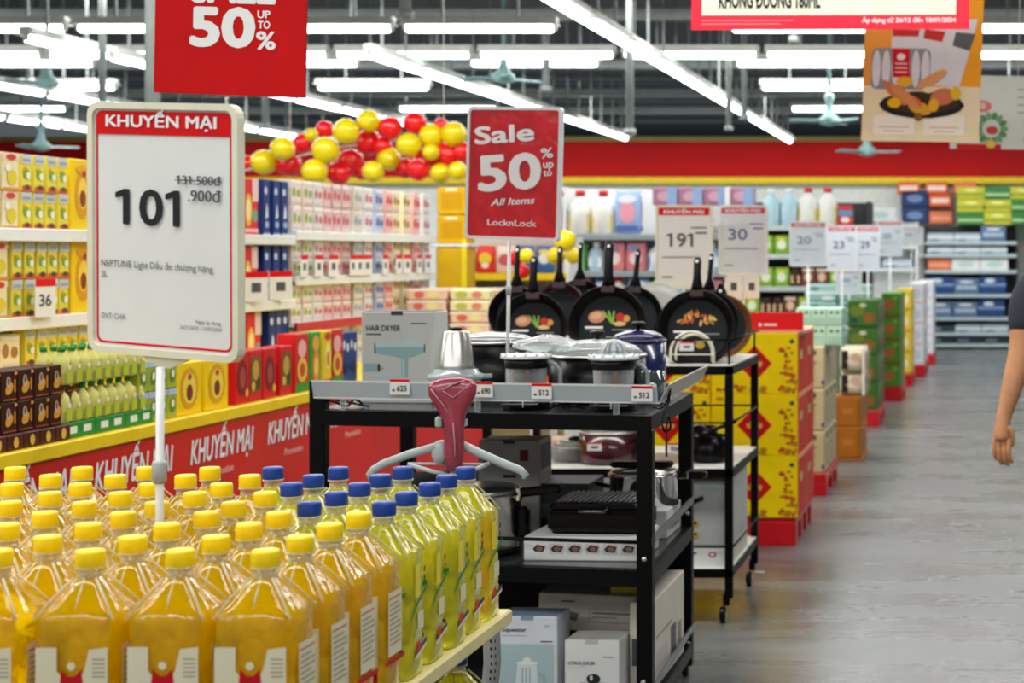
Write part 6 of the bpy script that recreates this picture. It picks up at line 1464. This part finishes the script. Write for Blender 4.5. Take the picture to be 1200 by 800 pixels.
for dx, dy, l in ((.028, -.004, .95), (.010, .0, 1.05), (-.010, .002, 1.0), (-.028, .004, .82)):
    sp = dx * .25
    finger(hb + Vector((dx, dy, .0)), [((sp, -.25, -1), .052 * l, .0118), ((sp * .5 + .10, .12, -1), .034 * l, .0108), ((.38, .5, -.85), .024 * l, .0098), ((.5, .9, -.2), .016 * l, .0078)], .0135)
finger(hb + Vector((.018, -.004, .045)), [((.75, .1, -.8), .034, .0145), ((.15, .05, -1), .034, .0120), ((-.3, .1, -1), .026, .0092)], .016)
hb = Vector((.235, -.085, .76))
for dy, l in ((-.030, 1.0), (-.010, 1.1), (.010, 1.03), (.028, .85)):
    finger(hb + Vector((0, dy, .012)), [((-.04, -.05, -1), .034 * l, .0105), ((-.38, -.06, -1), .030 * l, .0098), ((-.9, -.04, -.75), .022 * l, .009), ((-1.2, 0, -.3), .016 * l, .007)], .011)
finger(hb + Vector((-.004, -.030, .035)), [((-.45, -.65, -.8), .030, .0125), ((-.45, -.25, -1), .030, .0105), ((-.5, .05, -1), .022, .008)], .014)
t = thing('person', 'person with bare forearm in a dark T-shirt, walking at the edge of the aisle', 'person', (bx_, by_, 0))
def mk_skin(*a, **k):
    return skin_obj(*a, **k)
import bmesh
def skin_obj(name, verts, edges, radii, roots, m, parent=None, sub=2):
    bm = bmesh.new(); lay = bm.verts.layers.skin.verify(); bv = []
    for i, p in enumerate(verts):
        q = bm.verts.new(p); r_ = radii[i]; q[lay].radius = r_ if isinstance(r_, tuple) else (r_, r_); q[lay].use_root = i in roots; bv.append(q)
    for a, b in edges: bm.edges.new((bv[a], bv[b]))
    me = bpy.data.meshes.new(name); bm.to_mesh(me); bm.free(); me.materials.append(m)
    o = bpy.data.objects.new(name, me); COL.objects.link(o)
    if parent is not None: o.parent = parent
    s_ = o.modifiers.new('skin', 'SKIN'); s_.use_smooth_shade = True; s_.branch_smoothing = .5
    sb = o.modifiers.new('sub', 'SUBSURF'); sb.levels = sub; sb.render_levels = sub
    return o
body = skin_obj('body', V, E, RA, ROOT, SKIN, t)
SHIRT = mat('charcoal_cotton', '#2e343c', .85, vary=.1, scale=40, bump=.3)
sv = [((0, 0, .86), (.185, .135)), ((0, 0, 1.03), (.172, .126)), ((0, 0, 1.25), (.18, .128)), ((0, .01, 1.38), (.155, .105)), ((0, .01, 1.45), (.085, .08)),
      ((-.15, .01, 1.40), .075), ((-.195, .01, 1.33), .072), ((-.205, .0, 1.24), .066), ((-.206, -.002, 1.17), .062),
      ((.15, .01, 1.40), .075), ((.20, .01, 1.33), .072), ((.218, .015, 1.24), .066), ((.222, .018, 1.17), .062)]
skin_obj('tshirt', [a for a, _ in sv], [(0, 1), (1, 2), (2, 3), (3, 4), (3, 5), (5, 6), (6, 7), (7, 8), (3, 9), (9, 10), (10, 11), (11, 12)], [b for _, b in sv], {0}, SHIRT, t)
JEAN = mat('dark_trousers', '#23262c', .8, vary=.1, scale=40)
tv = [((0, 0, 1.02), (.155, .11)), ((0, 0, .94), (.165, .118))]; te = []
for s_, st in ((-1, .10), (1, -.16)):
    i = len(tv); tv += [((s_ * .09, 0, .86), (.108, .112)), ((s_ * .10, -st * .3, .68), (.092, .098)), ((s_ * .10, -st * .6, .48), .074), ((s_ * .10, -st * .4, .30), .068), ((s_ * .10, 0, .09), .062)]
    te += ([(0, 1)] if s_ < 0 else []) + [(1, i), (i, i + 1), (i + 1, i + 2), (i + 2, i + 3), (i + 3, i + 4)]
skin_obj('trousers', [a for a, _ in tv], te, [b for _, b in tv], {0}, JEAN, t)
for s_, st in ((-1, .10), (1, -.16)):
    mb = MB(); secs = []
    for q, a, b, zc_ in ((.06, .030, .03, .045), (.03, .048, .05, .052), (-.04, .052, .05, .052), (-.12, .056, .046, .044), (-.19, .050, .038, .036), (-.225, .02, .012, .02)):
        secs.append([(s_ * .10 + a * math.cos(2 * math.pi * k / 14), st * .1 + q, max(.002, zc_ + b * math.sin(2 * math.pi * k / 14))) for k in range(14)])
    mb.loft(secs, BLACKP); mb.build('shoe', t)
HAIR = mat('black_hair', '#15110f', .6)
mb = MB(); secs = []
for j in range(9):
    f = j / 8 * math.pi * .56; rr = math.sin(f) + .02; secs.append([(.090 * rr * math.cos(2 * math.pi * i / 18), .012 + .108 * rr * math.sin(2 * math.pi * i / 18), 1.665 + .095 * math.cos(f) + (.03 if math.sin(2 * math.pi * i / 18) < -.3 and j > 5 else 0)) for i in range(18)])
mb.loft(secs, HAIR); mb.build('hair', t)
for s_ in (-1, 1):
    mb = MB(); mb.lathe([(.002, -.006), (.010, 0), (.002, .006)], mat('eye_white', '#d8d0c8', .3), 12, (s_ * .030, -.104, 1.648)); e_ = mb.build('eye', t)
    mb = MB(); mb.lathe([(.001, -.005), (.005, 0), (.001, .005)], BLACKP, 8, (s_ * .030, -.1115, 1.648)); mb.build('iris', e_)
    mb = MB(); mb.lathe([(.004, -.028), (.012, -.012), (.014, .01), (.006, .026)], SKIN, 10, (s_ * .082, -.01, 1.635), sx=.6); mb.build('ear', t)
mb = MB(); mb.tube([(0, -.112, 1.655), (0, -.128, 1.625), (0, -.130, 1.615), (0, -.11, 1.605)], [.006, .010, .013, .009], SKIN, 8); mb.build('nose', t)
mb = MB(); mb.tube([(-.024, -.104, 1.578), (0, -.114, 1.576), (.024, -.104, 1.578)], [.004, .007, .004], mat('lip', '#a8605a', .5), 8); mb.build('mouth', t)
